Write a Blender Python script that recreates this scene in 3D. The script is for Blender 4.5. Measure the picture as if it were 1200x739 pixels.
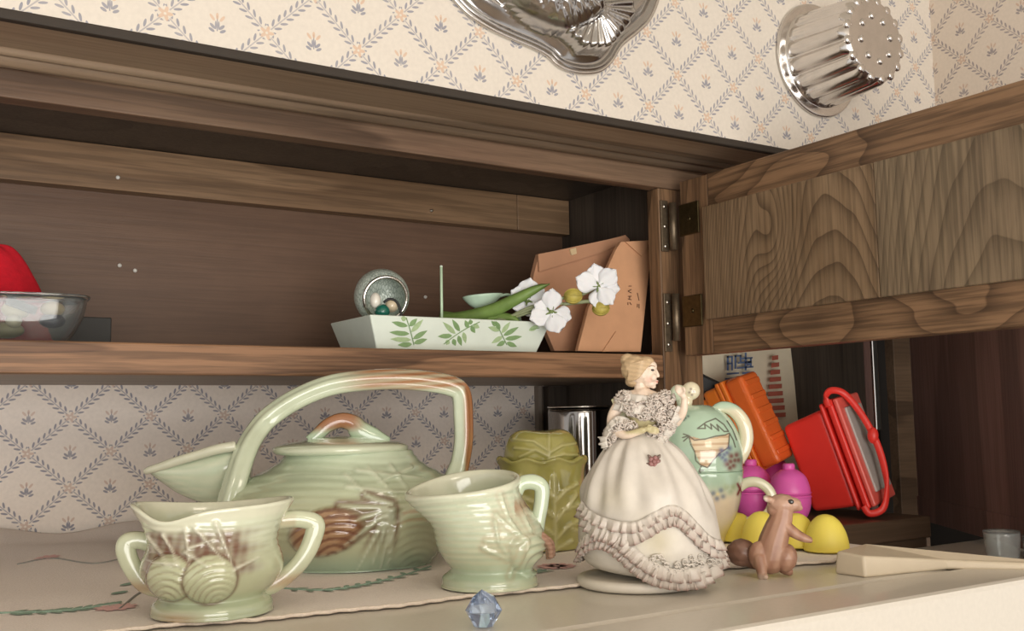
import bpy, bmesh, math, random
import numpy as np
from mathutils import Vector, Matrix, noise as mnoise

for o in list(bpy.data.objects): bpy.data.objects.remove(o)
S = bpy.context.scene
C = S.collection
PI = math.pi
random.seed(4); rng = np.random.default_rng(4)

# ---------------------------------------------------------------- camera
# world: x along the back wall, y into the wall, z up, metres; the camera is at the origin
RM = np.array([[0.84294, -0.03803, -0.53667], [-0.53777, -0.09335, -0.83791], [-0.01823, 0.99491, -0.09914]])
_X = np.array([2480-600, -(455-369.5), 0.0]); _Y = np.array([-170-600, -(502-369.5), 0.0])
FPX = math.sqrt(-(_X @ _Y)); _X[2] = _Y[2] = -FPX
_X /= np.linalg.norm(_X); _Y /= np.linalg.norm(_Y)
RM = np.stack([_X, _Y, np.cross(_X, _Y)])
cd = bpy.data.cameras.new('camera'); cam = bpy.data.objects.new('camera', cd); C.objects.link(cam)
cam.matrix_world = Matrix([list(RM[i])+[0] for i in range(3)]+[[0, 0, 0, 1]])
cd.sensor_width = 36; cd.lens = 36*FPX/1200; cd.clip_start = .01
S.camera = cam

# ---------------------------------------------------------------- world, lamps, exposure
def s2l(c):
    c = np.asarray(c, float)/255
    return np.where(c <= .04045, c/12.92, ((c+.055)/1.055)**2.4)
def L(r, g, b): return tuple(s2l((r, g, b)))+(1,)
w = bpy.data.worlds.new('room_glow'); S.world = w; w.use_nodes = True
w.node_tree.nodes['Background'].inputs[0].default_value = L(240, 236, 232)
w.node_tree.nodes['Background'].inputs[1].default_value = .62
def area(name, loc, target, sx, sy, power, col):
    d = bpy.data.lights.new(name, 'AREA'); d.shape = 'RECTANGLE'; d.size = sx; d.size_y = sy; d.energy = power; d.color = col[:3]
    o = bpy.data.objects.new(name, d); C.objects.link(o); o.location = loc
    o.rotation_euler = (Vector(target)-Vector(loc)).to_track_quat('-Z', 'Y').to_euler(); return o
area('kitchen_window', (-.15, -1.7, -.32), (.6, .9, .02), 1.9, 1.3, 31, L(255, 251, 246))
area('ceiling_lamp', (.25, -.75, .58), (.4, .2, -.2), .45, .45, 2.5, L(255, 240, 218))
S.view_settings.view_transform = 'Standard'; S.view_settings.look = 'None'
S.view_settings.gamma = 1; S.view_settings.use_curve_mapping = False
S.view_settings.exposure = 0.72

# ---------------------------------------------------------------- pixel -> place helpers (photo is 1200 x 739)
def ray(px, py): return RM @ np.array([px-600, -(py-369.5), -FPX])
def on_z(px, py, z): d = ray(px, py); return d*z/d[2]
def on_y(px, py, y): d = ray(px, py); return d*y/d[1]
def on_x(px, py, x): d = ray(px, py); return d*x/d[0]
FWD = -RM[:, 2]
class Fr:                       # a local frame facing the camera: x right, y away, z up, k metres per photo pixel
    def __init__(s, P, turn=0):
        s.loc = Vector(P); s.k = float(np.dot(P, FWD))/FPX
        s.rz = math.atan2(-P[0], P[1])+turn
FT = -.12                       # top of the refrigerator
CL = FT+.003                    # top of the cloth

# ---------------------------------------------------------------- object helpers
def tag(o, label=None, cat=None, group=None, kind=None):
    if label: o['label'] = label
    if cat: o['category'] = cat
    if group: o['group'] = group
    if kind: o['kind'] = kind
    return o
def thing(name, label, cat, fr=None, loc=(0, 0, 0), rz=0, group=None):
    o = bpy.data.objects.new(name, None); C.objects.link(o); o.empty_display_size = .02
    if fr is not None: o.location = fr.loc; o.rotation_euler.z = fr.rz
    else: o.location = loc; o.rotation_euler.z = rz
    return tag(o, label, cat, group)
def link(name, me, mat, parent=None, smooth=False, label=None):
    o = bpy.data.objects.new(name, me); C.objects.link(o)
    if mat: me.materials.append(mat)
    if parent is not None: o.parent = parent
    if smooth: me.shade_smooth()
    if label: o['label'] = label
    return o
def obj(name, bm, mat, parent=None, smooth=False, label=None, bev=0, seg=2):
    me = bpy.data.meshes.new(name); bmesh.ops.recalc_face_normals(bm, faces=bm.faces); bm.to_mesh(me); bm.free()
    o = link(name, me, mat, parent, smooth, label)
    if bev:
        m = o.modifiers.new('bevel', 'BEVEL'); m.width = bev; m.segments = seg; m.limit_method = 'ANGLE'; m.angle_limit = math.radians(40)
        m.harden_normals = False
    return o
def meshobj(name, V, F, mat, parent=None, smooth=True, cols=None, label=None):
    me = bpy.data.meshes.new(name)
    me.from_pydata([tuple(map(float, v)) for v in V], [], [tuple(map(int, f)) for f in F]); me.update()
    if cols is not None:
        a = me.color_attributes.new('paint', 'FLOAT_COLOR', 'POINT')
        cc = np.ones((len(V), 4), np.float32); cc[:, :3] = cols
        a.data.foreach_set('color', cc.ravel())
    bm = bmesh.new(); bm.from_mesh(me); bmesh.ops.recalc_face_normals(bm, faces=bm.faces); bm.to_mesh(me); bm.free()
    return link(name, me, mat, parent, smooth, label)
def box(bm, x0, x1, y0, y1, z0, z1):
    v = [bm.verts.new((x, y, z)) for z in (z0, z1) for y in (y0, y1) for x in (x0, x1)]
    for f in ((0, 1, 3, 2), (4, 6, 7, 5), (0, 4, 5, 1), (2, 3, 7, 6), (0, 2, 6, 4), (1, 5, 7, 3)): bm.faces.new([v[i] for i in f])
    return v
def boxobj(name, d, mat, parent=None, bev=0, label=None):
    bm = bmesh.new(); box(bm, *d); return obj(name, bm, mat, parent, bev=bev, label=label)
def prism(bm, bottom, top):
    a = [bm.verts.new(p) for p in bottom]; b = [bm.verts.new(p) for p in top]; n = len(a)
    bm.faces.new(a[::-1]); bm.faces.new(b)
    for i in range(n): bm.faces.new((a[i], a[(i+1) % n], b[(i+1) % n], b[i]))
def smooth_path(pts, n):
    P = np.array(pts, float); m = len(P)
    if m == 2:
        t = np.linspace(0, 1, n)[:, None]; return P[0]*(1-t)+P[1]*t
    E = np.vstack([2*P[0]-P[1], P, 2*P[-1]-P[-2]]); out = []
    for u in np.linspace(0, m-1-1e-9, n):
        i = int(u); t = u-i; a, b, c, d = E[i:i+4]
        out.append(.5*(2*b+(c-a)*t+(2*a-5*b+4*c-d)*t*t+(3*b-a-3*c+d)*t**3))
    return np.array(out)
def tube(bm, pts, r, seg=8, n=None, flat=None, up=(0, 0, 1), cap=True, closed=False, prof=None):
    # r: number or list along pts; flat = (a, b): ellipse multipliers (sideways, along up)
    pts = np.array(pts, float)
    r = np.full(len(pts), r, float) if np.isscalar(r) else np.array(r, float)
    if n:
        t0 = np.linspace(0, 1, len(pts)); P = smooth_path(pts, n); R = np.interp(np.linspace(0, 1, n), t0, r)
    else: P, R = pts, r
    T = np.gradient(P, axis=0) if not closed else (np.roll(P, -1, 0)-np.roll(P, 1, 0))
    T /= np.linalg.norm(T, axis=1)[:, None]+1e-12
    up = np.array(up, float); rings = []
    a, b = flat or (1, 1)
    for p, t, rr in zip(P, T, R):
        s = np.cross(t, up)
        if np.linalg.norm(s) < 1e-3: s = np.cross(t, (1, .1, 0))
        s /= np.linalg.norm(s); q = np.cross(s, t); ring = []
        for j in range(seg):
            th = 2*PI*j/seg; m = prof(th) if prof else 1
            ring.append(bm.verts.new(p+rr*m*(a*math.cos(th)*s+b*math.sin(th)*q)))
        rings.append(ring)
    N = len(rings)
    for i in range(N if closed else N-1):
        A, B = rings[i], rings[(i+1) % N]
        for j in range(seg): bm.faces.new((A[j], A[(j+1) % seg], B[(j+1) % seg], B[j]))
    if cap and not closed: bm.faces.new(rings[0][::-1]); bm.faces.new(rings[-1])
    return rings
def ellipsoid(bm, c, r, rot=None, sub=2):
    M = Matrix.Translation(c) @ (rot.to_4x4() if rot else Matrix()) @ Matrix.Diagonal((*r, 1))
    bmesh.ops.create_icosphere(bm, subdivisions=sub, radius=1, matrix=M)
def chain(bm, pts, rs, sub=2, n=None):
    P = smooth_path(pts, n or len(pts)*5); R = np.interp(np.linspace(0, 1, len(P)), np.linspace(0, 1, len(rs)), rs)
    for p, r in zip(P, R): ellipsoid(bm, p, (r, r, r), sub=sub)
def bake_blob(name, bm, mat, parent, voxel, smooth=6, paint=None, fac=.5, label=None):
    me = bpy.data.meshes.new(name); bm.to_mesh(me); bm.free()
    t = bpy.data.objects.new('tmp', me); C.objects.link(t)
    m = t.modifiers.new('r', 'REMESH'); m.mode = 'VOXEL'; m.voxel_size = voxel
    if smooth: m = t.modifiers.new('s', 'SMOOTH'); m.factor = fac; m.iterations = smooth
    dg = bpy.context.evaluated_depsgraph_get(); ev = t.evaluated_get(dg)
    out = bpy.data.meshes.new_from_object(ev); out.name = name
    bpy.data.objects.remove(t)
    out.materials.clear()
    if paint:
        co = np.zeros(len(out.vertices)*3, np.float32); out.vertices.foreach_get('co', co); co = co.reshape(-1, 3)
        a = out.color_attributes.new('paint', 'FLOAT_COLOR', 'POINT'); cc = np.ones((len(co), 4), np.float32)
        cc[:, :3] = paint(co); a.data.foreach_set('color', cc.ravel())
    return link(name, out, mat, parent, True, label)
def lathe(name, prof, k, mat, parent, nth=96, nz=60, warp=None, relief=None, paint=None, base=None, label=None, smooth_prof=True, cx=0, closed=True):
    # prof: (r, z) in photo pixels; relief(x, z, th, u) -> outward pixels; paint(x, z, th, u) -> rgb; u runs along the profile
    P = np.array(prof, float)
    if smooth_prof: P = smooth_path(P, max(len(P)*12, 80))
    s = np.r_[0, np.cumsum(np.linalg.norm(np.diff(P, axis=0), axis=1))]; u = np.linspace(0, s[-1], nz)
    r = np.maximum(np.interp(u, s, P[:, 0]), 1e-3); z = np.interp(u, s, P[:, 1]); un = u/s[-1]
    th = np.linspace(0, 2*PI, nth, endpoint=False)
    TH, R = np.meshgrid(th, r); Z = np.repeat(z[:, None], nth, 1); U = np.repeat(un[:, None], nth, 1)
    X = R*np.cos(TH); Y = R*np.sin(TH)
    if warp: X, Y, Z = warp(X, Y, Z, TH, U)
    if relief is not None:
        d = relief(X, Z, TH, U); X = X+d*np.cos(TH); Y = Y+d*np.sin(TH)
    V = np.stack([(X+cx).ravel(), Y.ravel(), Z.ravel()], 1)*k
    i, j = np.meshgrid(np.arange(nz-1), np.arange(nth), indexing='ij'); j2 = (j+1) % nth
    F = np.stack([i*nth+j, i*nth+j2, (i+1)*nth+j2, (i+1)*nth+j], -1).reshape(-1, 4).tolist()
    if closed: F += [tuple(range(nth))[::-1], tuple(range((nz-1)*nth, nz*nth))]
    cols = None
    if paint is not None: cols = paint(X, Z, TH, U).reshape(-1, 3)
    return meshobj(name, V, F, mat, parent, True, cols, label)
def seg_d(x, z, a, b):          # distance of points to a segment
    a = np.array(a, float); b = np.array(b, float); d = b-a; t = np.clip(((x-a[0])*d[0]+(z-a[1])*d[1])/(d@d), 0, 1)
    return np.hypot(x-a[0]-t*d[0], z-a[1]-t*d[1])
def needle(x, z, a, b, w):       # a raised needle that tapers from a to b
    a = np.array(a, float); b = np.array(b, float); d = b-a; t = np.clip(((x-a[0])*d[0]+(z-a[1])*d[1])/(d@d), 0, 1)
    q = np.hypot(x-a[0]-t*d[0], z-a[1]-t*d[1]); return np.exp(-(q/(w*(1.15-.7*t)))**2)*(1-.45*t)
def bump(d, w): return np.exp(-(d/w)**2)
def sstep(a, b, x): t = np.clip((x-a)/(b-a), 0, 1); return t*t*(3-2*t)
def mixc(a, b, t): t = np.asarray(t)[..., None]; return np.asarray(a)*(1-t)+np.asarray(b)*t

# ---------------------------------------------------------------- materials
class N:                        # a tiny expression builder for shader maths
    def __init__(s, nt, sock): s.nt, s.s = nt, sock
    def op(s, o, *b):
        n = s.nt.nodes.new('ShaderNodeMath'); n.operation = o
        for i, v in enumerate((s,)+b):
            if isinstance(v, N): s.nt.links.new(v.s, n.inputs[i])
            else: n.inputs[i].default_value = v
        return N(s.nt, n.outputs[0])
    def __add__(s, b): return s.op('ADD', b)
    def __radd__(s, b): return s.op('ADD', b)
    def __sub__(s, b): return s.op('SUBTRACT', b)
    def __mul__(s, b): return s.op('MULTIPLY', b)
    def __rmul__(s, b): return s.op('MULTIPLY', b)
    def __truediv__(s, b): return s.op('DIVIDE', b)
    def abs(s): return s.op('ABSOLUTE')
    def cell(s): return s.op('WRAP', .5, -.5)
    def lt(s, b): return s.op('LESS_THAN', b)
    def gt(s, b): return s.op('GREATER_THAN', b)
    def mx(s, b): return s.op('MAXIMUM', b)
    def mn(s, b): return s.op('MINIMUM', b)
def newmat(name):
    m = bpy.data.materials.new(name); m.use_nodes = True; nt = m.node_tree; return m, nt, nt.nodes['Principled BSDF']
def nz_tex(nt, vec, scale, detail=4, rough=.55, dist=0):
    n = nt.nodes.new('ShaderNodeTexNoise'); n.inputs['Scale'].default_value = scale; n.inputs['Detail'].default_value = detail
    n.inputs['Roughness'].default_value = rough; n.inputs['Distortion'].default_value = dist
    if vec is not None: nt.links.new(vec, n.inputs['Vector'])
    return n
def mapping(nt, scale=(1, 1, 1), loc=(0, 0, 0), rot=(0, 0, 0)):
    t = nt.nodes.new('ShaderNodeTexCoord'); m = nt.nodes.new('ShaderNodeMapping'); nt.links.new(t.outputs['Object'], m.inputs[0])
    m.inputs['Scale'].default_value = scale; m.inputs['Location'].default_value = loc; m.inputs['Rotation'].default_value = rot
    return m.outputs[0]
def ramp(nt, fac, stops):
    r = nt.nodes.new('ShaderNodeValToRGB'); e = r.color_ramp.elements
    while len(e) < len(stops): e.new(.5)
    for x, (p, c) in zip(e, stops): x.position = p; x.color = c
    nt.links.new(fac, r.inputs[0]); return r.outputs[0]
def mix(nt, f, a, b, mode='MIX'):
    m = nt.nodes.new('ShaderNodeMix'); m.data_type = 'RGBA'; m.blend_type = mode
    for v, i in ((f, 0), (a, 6), (b, 7)):
        if hasattr(v, 'links'): nt.links.new(v, m.inputs[i])
        else: m.inputs[i].default_value = v
    return m.outputs[2]
def bump_to(nt, b, h, strength, dist):
    n = nt.nodes.new('ShaderNodeBump'); n.inputs['Strength'].default_value = strength; n.inputs['Distance'].default_value = dist
    nt.links.new(h, n.inputs['Height']); nt.links.new(n.outputs[0], b.inputs['Normal'])
def simple(name, col, rough=.5, var=.08, scale=60, coat=0, metal=0, spec=.5, trans=0, alpha=1, bumpy=0, sss=0):
    m, nt, b = newmat(name); b.inputs['Roughness'].default_value = rough; b.inputs['Metallic'].default_value = metal
    b.inputs['Coat Weight'].default_value = coat; b.inputs['Coat Roughness'].default_value = .08
    b.inputs['Specular IOR Level'].default_value = spec; b.inputs['Transmission Weight'].default_value = trans; b.inputs['Alpha'].default_value = alpha
    n = nz_tex(nt, mapping(nt), scale); c = np.array(col[:3])
    nt.links.new(ramp(nt, n.outputs[0], [(.3, tuple(c*(1-var))+(1,)), (.7, tuple(np.minimum(1, c*(1+var)))+(1,))]), b.inputs['Base Color'])
    if bumpy: bump_to(nt, b, n.outputs[0], bumpy, .002)
    if sss: b.inputs['Subsurface Weight'].default_value = sss; b.inputs['Subsurface Radius'].default_value = (.01, .006, .004); b.inputs['Subsurface Scale'].default_value = .3
    return m
def painted(name, rough=.18, coat=.6, var=.1, scale=45, bumpy=0):
    m, nt, b = newmat(name); b.inputs['Roughness'].default_value = rough; b.inputs['Coat Weight'].default_value = coat; b.inputs['Coat Roughness'].default_value = .06
    a = nt.nodes.new('ShaderNodeAttribute'); a.attribute_name = 'paint'
    n = nz_tex(nt, mapping(nt), scale); g = ramp(nt, n.outputs[0], [(.3, (1-var,)*3+(1,)), (.7, (1, 1, 1, 1))])
    nt.links.new(mix(nt, 1.0, a.outputs['Color'], g, 'MULTIPLY'), b.inputs['Base Color'])
    if bumpy: bump_to(nt, b, n.outputs[0], bumpy, .001)
    return m
def wood(name, axis, dark, mid, light, bands=9, stretch=.09, dist=3.0, rough=.45, seed=0, fine=.45, arch=None, knots=()):
    # axis: grain direction. Growth rings are the contour lines of a stretched noise, plus nested arches (cathedral figure)
    # and bumps at knots; fine pores come from a very stretched noise
    m, nt, b = newmat(name); b.inputs['Roughness'].default_value = rough; b.inputs['Specular IOR Level'].default_value = .35
    sc = [1, 1, 1]; sc[axis] = stretch
    vec = mapping(nt, sc, (seed*3.1, seed*1.7, seed*2.3))
    n1 = nz_tex(nt, vec, 7, 3, .5)
    h = N(nt, n1.outputs[0])*bands
    t = nt.nodes.new('ShaderNodeTexCoord'); sp = nt.nodes.new('ShaderNodeSeparateXYZ'); nt.links.new(t.outputs['Object'], sp.inputs[0])
    if arch:
        ax_, c0, A_, B_ = arch; q = N(nt, sp.outputs[ax_])-c0; h = h+q*q*A_+N(nt, sp.outputs[axis])*B_
    for kc, kr, ka in knots:
        vm = nt.nodes.new('ShaderNodeVectorMath'); vm.operation = 'DISTANCE'; ks = [1, 1, 1]; ks[axis] = .5; vs_ = nt.nodes.new('ShaderNodeVectorMath'); vs_.operation = 'MULTIPLY'; vs_.inputs[1].default_value = ks; nt.links.new(t.outputs['Object'], vs_.inputs[0]); vm.inputs[1].default_value = [p_*q_ for p_, q_ in zip(kc, ks)]; nt.links.new(vs_.outputs[0], vm.inputs[0])
        d = N(nt, vm.outputs['Value'])/kr; h = h+(d*d*(-1.0)).op('EXPONENT')*ka*.62
    saw = h.op('FRACT'); ring = saw*saw*saw*(((saw-.97)*(-1.0)).op('MAXIMUM', 0.0)*33.0).mn(1.0)
    n2 = nz_tex(nt, vec, 30, 6, .6, .3)
    sc2 = [260, 260, 260]; sc2[axis] = 9
    n3 = nz_tex(nt, mapping(nt, sc2, (seed, 0, seed)), 1, 3, .6)
    base = ramp(nt, n2.outputs[0], [(.28, mid), (.72, light)])
    c = mix(nt, (ring*.8).s, base, dark)
    pores = ramp(nt, n3.outputs[0], [(.40, (1-fine,)*3+(1,)), (.58, (1, 1, 1, 1))])
    c = mix(nt, 1.0, c, pores, 'MULTIPLY')
    nt.links.new(c, b.inputs['Base Color'])
    bump_to(nt, b, n3.outputs[0], .25, .001)
    return m
def wallpaper(name, axis, u0, z0, pu, pz, bg, leaf, bud, stem):
    m, nt, b = newmat(name); b.inputs['Roughness'].default_value = .62; b.inputs['Specular IOR Level'].default_value = .3
    t = nt.nodes.new('ShaderNodeTexCoord'); sp = nt.nodes.new('ShaderNodeSeparateXYZ'); nt.links.new(t.outputs['Object'], sp.inputs[0])
    u = (N(nt, sp.outputs[axis])-u0)/pu; v = (N(nt, sp.outputs[2])-z0)/pz
    a = u+v; c = u-v
    ac, cc = a.cell(), c.cell()
    def vine(across, along, sgn):
        d = across; f = (along*8.0)                                    # leaf pairs along the vine
        q = (f-d.abs()*(-9.0)*sgn).cell()
        e = ((d.abs()-.054)/.036); lf = (e*e+(q/.25)*(q/.25)).lt(1.0)
        st = d.abs().lt(.010)
        away = along.abs().gt(.085)
        return lf*away, st*away
    l1, s1 = vine(ac, cc, 1.0); l2, s2 = vine(cc, ac, -1.0)
    leaves = l1.mx(l2); stems = s1.mx(s2)
    # five petalled flower on each crossing
    un, vn = (ac+cc)*.5, (ac-cc)*.5
    r = (un*un+vn*vn).op('SQRT'); ang = vn.op('ARCTAN2', un)
    ps = (ang*5.0).op('COSINE')
    petal = r.lt(ps*.022+.055)*r.gt(.014)
    # sprig in the middle of each diamond
    a2, c2 = (a+.5).cell(), (c+.5).cell()
    us, vs = (a2+c2)*.5, (a2-c2)*.5
    def ell(x, y, rx, ry, k):
        X = us.abs()-x; Y = vs-y-(us.abs()-x)*k; return ((X/rx)*(X/rx)+(Y/ry)*(Y/ry)).lt(1.0)
    blue = ell(.045, -.035, .028, .020, .7).mx(ell(.055, -.075, .030, .017, .4)).mx(us.abs().lt(.006)*vs.abs().lt(.08)).mx(ell(.015, -.02, .009, .045, .0))
    orange = ell(.050, .055, .026, .022, .9).mx(ell(.0, .075, .014, .035, 0))
    n = nz_tex(nt, mapping(nt), 260, 3); grain = ramp(nt, n.outputs[0], [(.3, (.93,)*3+(1,)), (.7, (1, 1, 1, 1))])
    n2 = nz_tex(nt, mapping(nt), 40, 3); fade = (N(nt, n2.outputs[0])*.5+.55).mn(1.0)
    col = mix(nt, (stems*fade*.8).s, bg, stem)
    col = mix(nt, (leaves.mx(blue)*fade).s, col, leaf)
    col = mix(nt, (petal.mx(orange)*fade*.85).s, col, bud)
    nt.links.new(mix(nt, 1.0, col, grain, 'MULTIPLY'), b.inputs['Base Color'])
    return m
def glass(name, col, rough=.05, ior=1.45):
    m, nt, b = newmat(name); b.inputs['Base Color'].default_value = col; b.inputs['Transmission Weight'].default_value = 1; b.inputs['Roughness'].default_value = rough; b.inputs['IOR'].default_value = ior
    n = nz_tex(nt, mapping(nt), 25); bump_to(nt, b, n.outputs[0], .04, .001); return m

W_rail = wood('oak_rail', 0, L(70, 52, 39), L(120, 94, 76), L(146, 120, 96), 4, .10, seed=1, fine=.25)
W_soffit = wood('oak_soffit_board', 0, L(98, 82, 66), L(148, 126, 104), L(172, 150, 126), 2, .05, seed=2, fine=.18)
W_lip = wood('oak_shelf_lip', 0, L(79, 53, 36), L(136, 100, 72), L(160, 122, 91), 11, .04, seed=5)
W_stile = wood('oak_stile', 2, L(55, 39, 27), L(118, 89, 64), L(148, 116, 86), 10, .10, seed=3)
W_doorrail = wood('oak_door_rail', 1, L(59, 41, 28), L(120, 92, 67), L(148, 116, 87), 11, .22, seed=7, knots=(((.778, .672, .082), .03, 3.2), ((.778, .517, .086), .035, 3.0), ((.778, .70, .245), .05, 2.5)))
W_panelA = wood('oak_panel_swirl', 2, L(64, 49, 36), L(121, 98, 73), L(148, 124, 97), 5, .30, seed=4, fine=.32, arch=(1, .655, 900, 34), knots=(((.775, .715, .178), .03, 9.0),))
W_panelB = wood('oak_panel_grey', 2, L(87, 73, 56), L(119, 101, 81), L(141, 123, 98), 4.5, .28, seed=9, fine=.36, arch=(1, .475, 700, 22))
W_dark = wood('dark_stained_wood', 2, L(58, 50, 44), L(76, 67, 59), L(88, 78, 68), 4, .06, seed=6, fine=.25)
W_under = wood('cabinet_underside', 0, L(86, 74, 62), L(124, 110, 96), L(142, 126, 110), 3, .06, seed=16, fine=.2)
W_back = wood('brown_hardboard', 0, L(92, 70, 56), L(104, 80, 64), L(114, 88, 70), 1.2, .5, seed=8, fine=.12)
W_hang = wood('hanging_rail_wood', 0, L(104, 79, 56), L(139, 109, 81), L(160, 130, 99), 3, .12, seed=10, fine=.3)
W_doordark = wood('dark_red_wood', 2, L(109, 86, 81), L(146, 114, 107), L(161, 127, 117), 2, .08, seed=11, fine=.2, rough=.4)
M_gap = simple('gap_black', L(26, 22, 18), .8)  # near-black for the gap beside the upright and the wall beyond
M_brass = simple('aged_brass', L(84, 74, 50), .35, metal=.9, var=.2, scale=200)
M_hinge = simple('blackened_steel', L(112, 98, 80), .45, metal=.7, var=.25, scale=150)
M_screw = simple('steel_screw', L(205, 200, 190), .3, metal=1)
M_chrome = simple('chrome', L(235, 232, 226), .12, metal=1, var=.03)
M_alu = simple('polished_aluminium', L(220, 216, 212), .22, metal=1, var=.05, scale=90)
M_tin = simple('grey_tin', L(186, 184, 182), .2, metal=1, var=.06, scale=90)  # even, darker grey metal for the fish mould
M_fridge = simple('cream_enamel', L(204, 197, 184), .38, var=.03, scale=300, coat=.2)
M_cloth = simple('cream_linen', L(234, 224, 216), .9, var=.05, scale=700, bumpy=.3)
M_lace = simple('cream_lace', L(222, 208, 192), .9, var=.08, scale=500, bumpy=.4)
M_glaze = painted('pottery_glaze', .16, .8, .10, 50)
M_cabb = painted('cabbage_glaze', .14, .8, .15, 60)
M_bisque = painted('bisque_porcelain', .5, .1, .08, 120)
M_glazepaint = painted('painted_ceramic', .14, .8, .06, 80)
M_matpaint = painted('painted_bisque', .45, .15, .12, 130)
M_white = simple('white_plastic', L(226, 224, 216), .35, var=.03)

# ---------------------------------------------------------------- the room
PU, PZ = .0791, .0717
WP_low = wallpaper('wallpaper_lower', 0, .1858, .0077, PU, PZ, L(246, 236, 226), L(132, 134, 152), L(214, 186, 170), L(156, 156, 170))
WP_up = wallpaper('wallpaper_upper', 0, .3449, .309, .0794, .0777, L(222, 214, 202), L(136, 138, 152), L(212, 176, 146), L(160, 158, 166))
WP_right = wallpaper('wallpaper_right', 1, .77, .3905, .0794, .0777, L(220, 207, 192), L(142, 134, 138), L(200, 168, 146), L(160, 150, 150))
tag(boxobj('wall_back', (-1.8, 1.5, 1.13, 1.19, -1.75, .62), WP_low), kind='structure')
tag(boxobj('wall_upper_back', (-1.8, 1.135, .77, .83, .290, .62), WP_up), kind='structure')
tag(boxobj('wall_upper_right', (1.135, 1.18, -1.2, .83, .290, .62), WP_right), kind='structure')
tag(boxobj('ceiling', (-1.8, 1.5, -2.2, 1.19, .62, .66), simple('ceiling_paint', L(232, 226, 214), .8)), kind='structure')
tag(boxobj('floor', (-1.8, 1.5, -2.2, 1.19, -1.81, -1.75), simple('vinyl_floor', L(150, 128, 104), .5, var=.2, scale=8)), kind='structure')
tag(boxobj('wall_front', (-1.8, 1.5, -2.26, -2.2, -1.75, .62), simple('kitchen_far_wall', L(120, 100, 82), .7, var=.1, scale=4)), kind='structure')
bm = bmesh.new(); box(bm, -1.8, 1.135, .7705, .874, .2895, .2955)
tag(obj('trim_1', bm, W_soffit, bev=.0008), label='weathered brown oak board along the underside of the soffit', kind='structure')
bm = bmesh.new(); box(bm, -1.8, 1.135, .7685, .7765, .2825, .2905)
tag(obj('trim_2', bm, simple('dark_brown_edge', L(50, 42, 34), .7), bev=.0015), kind='structure')  # narrow dark brown strip along the lower front edge of the soffit
bm = bmesh.new()
tube(bm, [(-1.8, .866, .2875), (1.1, .866, .2875)], .0085, 12); tube(bm, [(-1.8, .853, .2885), (1.1, .853, .2885)], .0045, 10)
tag(obj('trim_3', bm, W_soffit, smooth=True), kind='structure')
bm = bmesh.new(); tube(bm, [(.7625, 1.127, -.6), (.7625, 1.127, .04)], .006, 8)
tag(obj('trim_4', bm, simple('grey_corner_bead', L(120, 108, 96), .6)), kind='structure')

# ---------------------------------------------------------------- wall cabinet with its open doorway
cab = thing('wall_cabinet', 'dark stained oak wall cabinet above the refrigerator, doorless front open', 'cabinet', loc=(0, 0, 0))
boxobj('top_rail', (-.5, 1.05, .875, .895, .258, .302), W_rail, cab, .0015)
boxobj('shelf_lip', (-.5, .762, .875, .895, .040, .0665), W_lip, cab, .0015)
boxobj('stile', (.7625, .822, .8755, .8955, -.9, .2575), W_stile, cab, .0012)
boxobj('side_panel', (.800, .820, .896, 1.128, -.9, .30), W_dark, cab)
boxobj('cabinet_floor', (-.5, .800, .8955, 1.128, .0405, .0655), W_under, cab)
boxobj('cabinet_ceiling', (-.5, .800, .8955, 1.128, .2885, .302), W_dark, cab)
boxobj('corner_filler', (.771, .800, 1.116, 1.1295, -.6, .0400), W_dark, cab)
boxobj('back_panel', (-.5, .800, 1.118, 1.128, .066, .288), W_back, cab)
boxobj('hanging_rail', (-.5, .715, 1.098, 1.1175, .2415, .288), W_hang, cab, .001)
boxobj('hanging_rail', (.7155, .7985, 1.098, 1.1175, .2415, .288), W_hang, cab, .001)
for px, py, yv in ((138, 208, 1.098), (140, 311, 1.118), (158, 317, 1.118), (498, 348, 1.118), (505, 247, 1.098)):
    p = on_y(px, py, yv); bm = bmesh.new(); ellipsoid(bm, (p[0], p[1]-.001, p[2]), (.0022, .002, .0022))
    tube(bm, [(p[0], p[1]-.004, p[2]), (p[0], p[1]+.001, p[2])], .0012, 6)
    obj('wall_plug', bm, M_white if px != 505 else M_screw, cab, True, label='small white plug in the cabinet back' if px != 505 else 'steel screw head in the hanging rail')
for z0, z1, sc in ((.184, .243, (.190, .213, .236)), (.070, .136, (.078, .102, .126))):
    boxobj('hinge_plate', (.7640, .7745, .8730, .8752, z0, z1), M_hinge, cab, .0006, 'blackened hinge plate on the stile')
    for z in sc:
        bm = bmesh.new(); ellipsoid(bm, (.769, .8728, z), (.0024, .0012, .0024)); obj('screw', bm, M_screw, cab, True, label='steel screw head in a hinge plate')

# ---------------------------------------------------------------- open cabinet door, hinged at the stile
DX = .7785
door = thing('cabinet_door', 'open oak cabinet door with swirling grain panel, swung towards the camera', 'door', loc=(0, 0, 0))
Y0, Y1 = .857, .30
boxobj('hinge_stile', (DX, DX+.019, .8125, Y0, .0645, .262), W_stile, door, .0012)
boxobj('outer_stile', (DX, DX+.019, Y1, Y1+.045, .0645, .262), W_stile, door, .0012)
boxobj('top_rail', (DX, DX+.019, Y1+.0453, .8122, .2235, .262), W_doorrail, door, .0012)
boxobj('bottom_rail', (DX, DX+.019, Y1+.0453, .8122, .0645, .1035), W_doorrail, door, .0012)
boxobj('panel_board', (DX-.0045, DX+.012, .5923, .818, .1015, .2255), W_panelA, door, .001, 'brown panel board with a swirling knot')
boxobj('panel_board', (DX-.0045, DX+.012, Y1+.04, .5919, .1015, .2255), W_panelB, door, .001, 'greyer panel board with arched grain')
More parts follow.
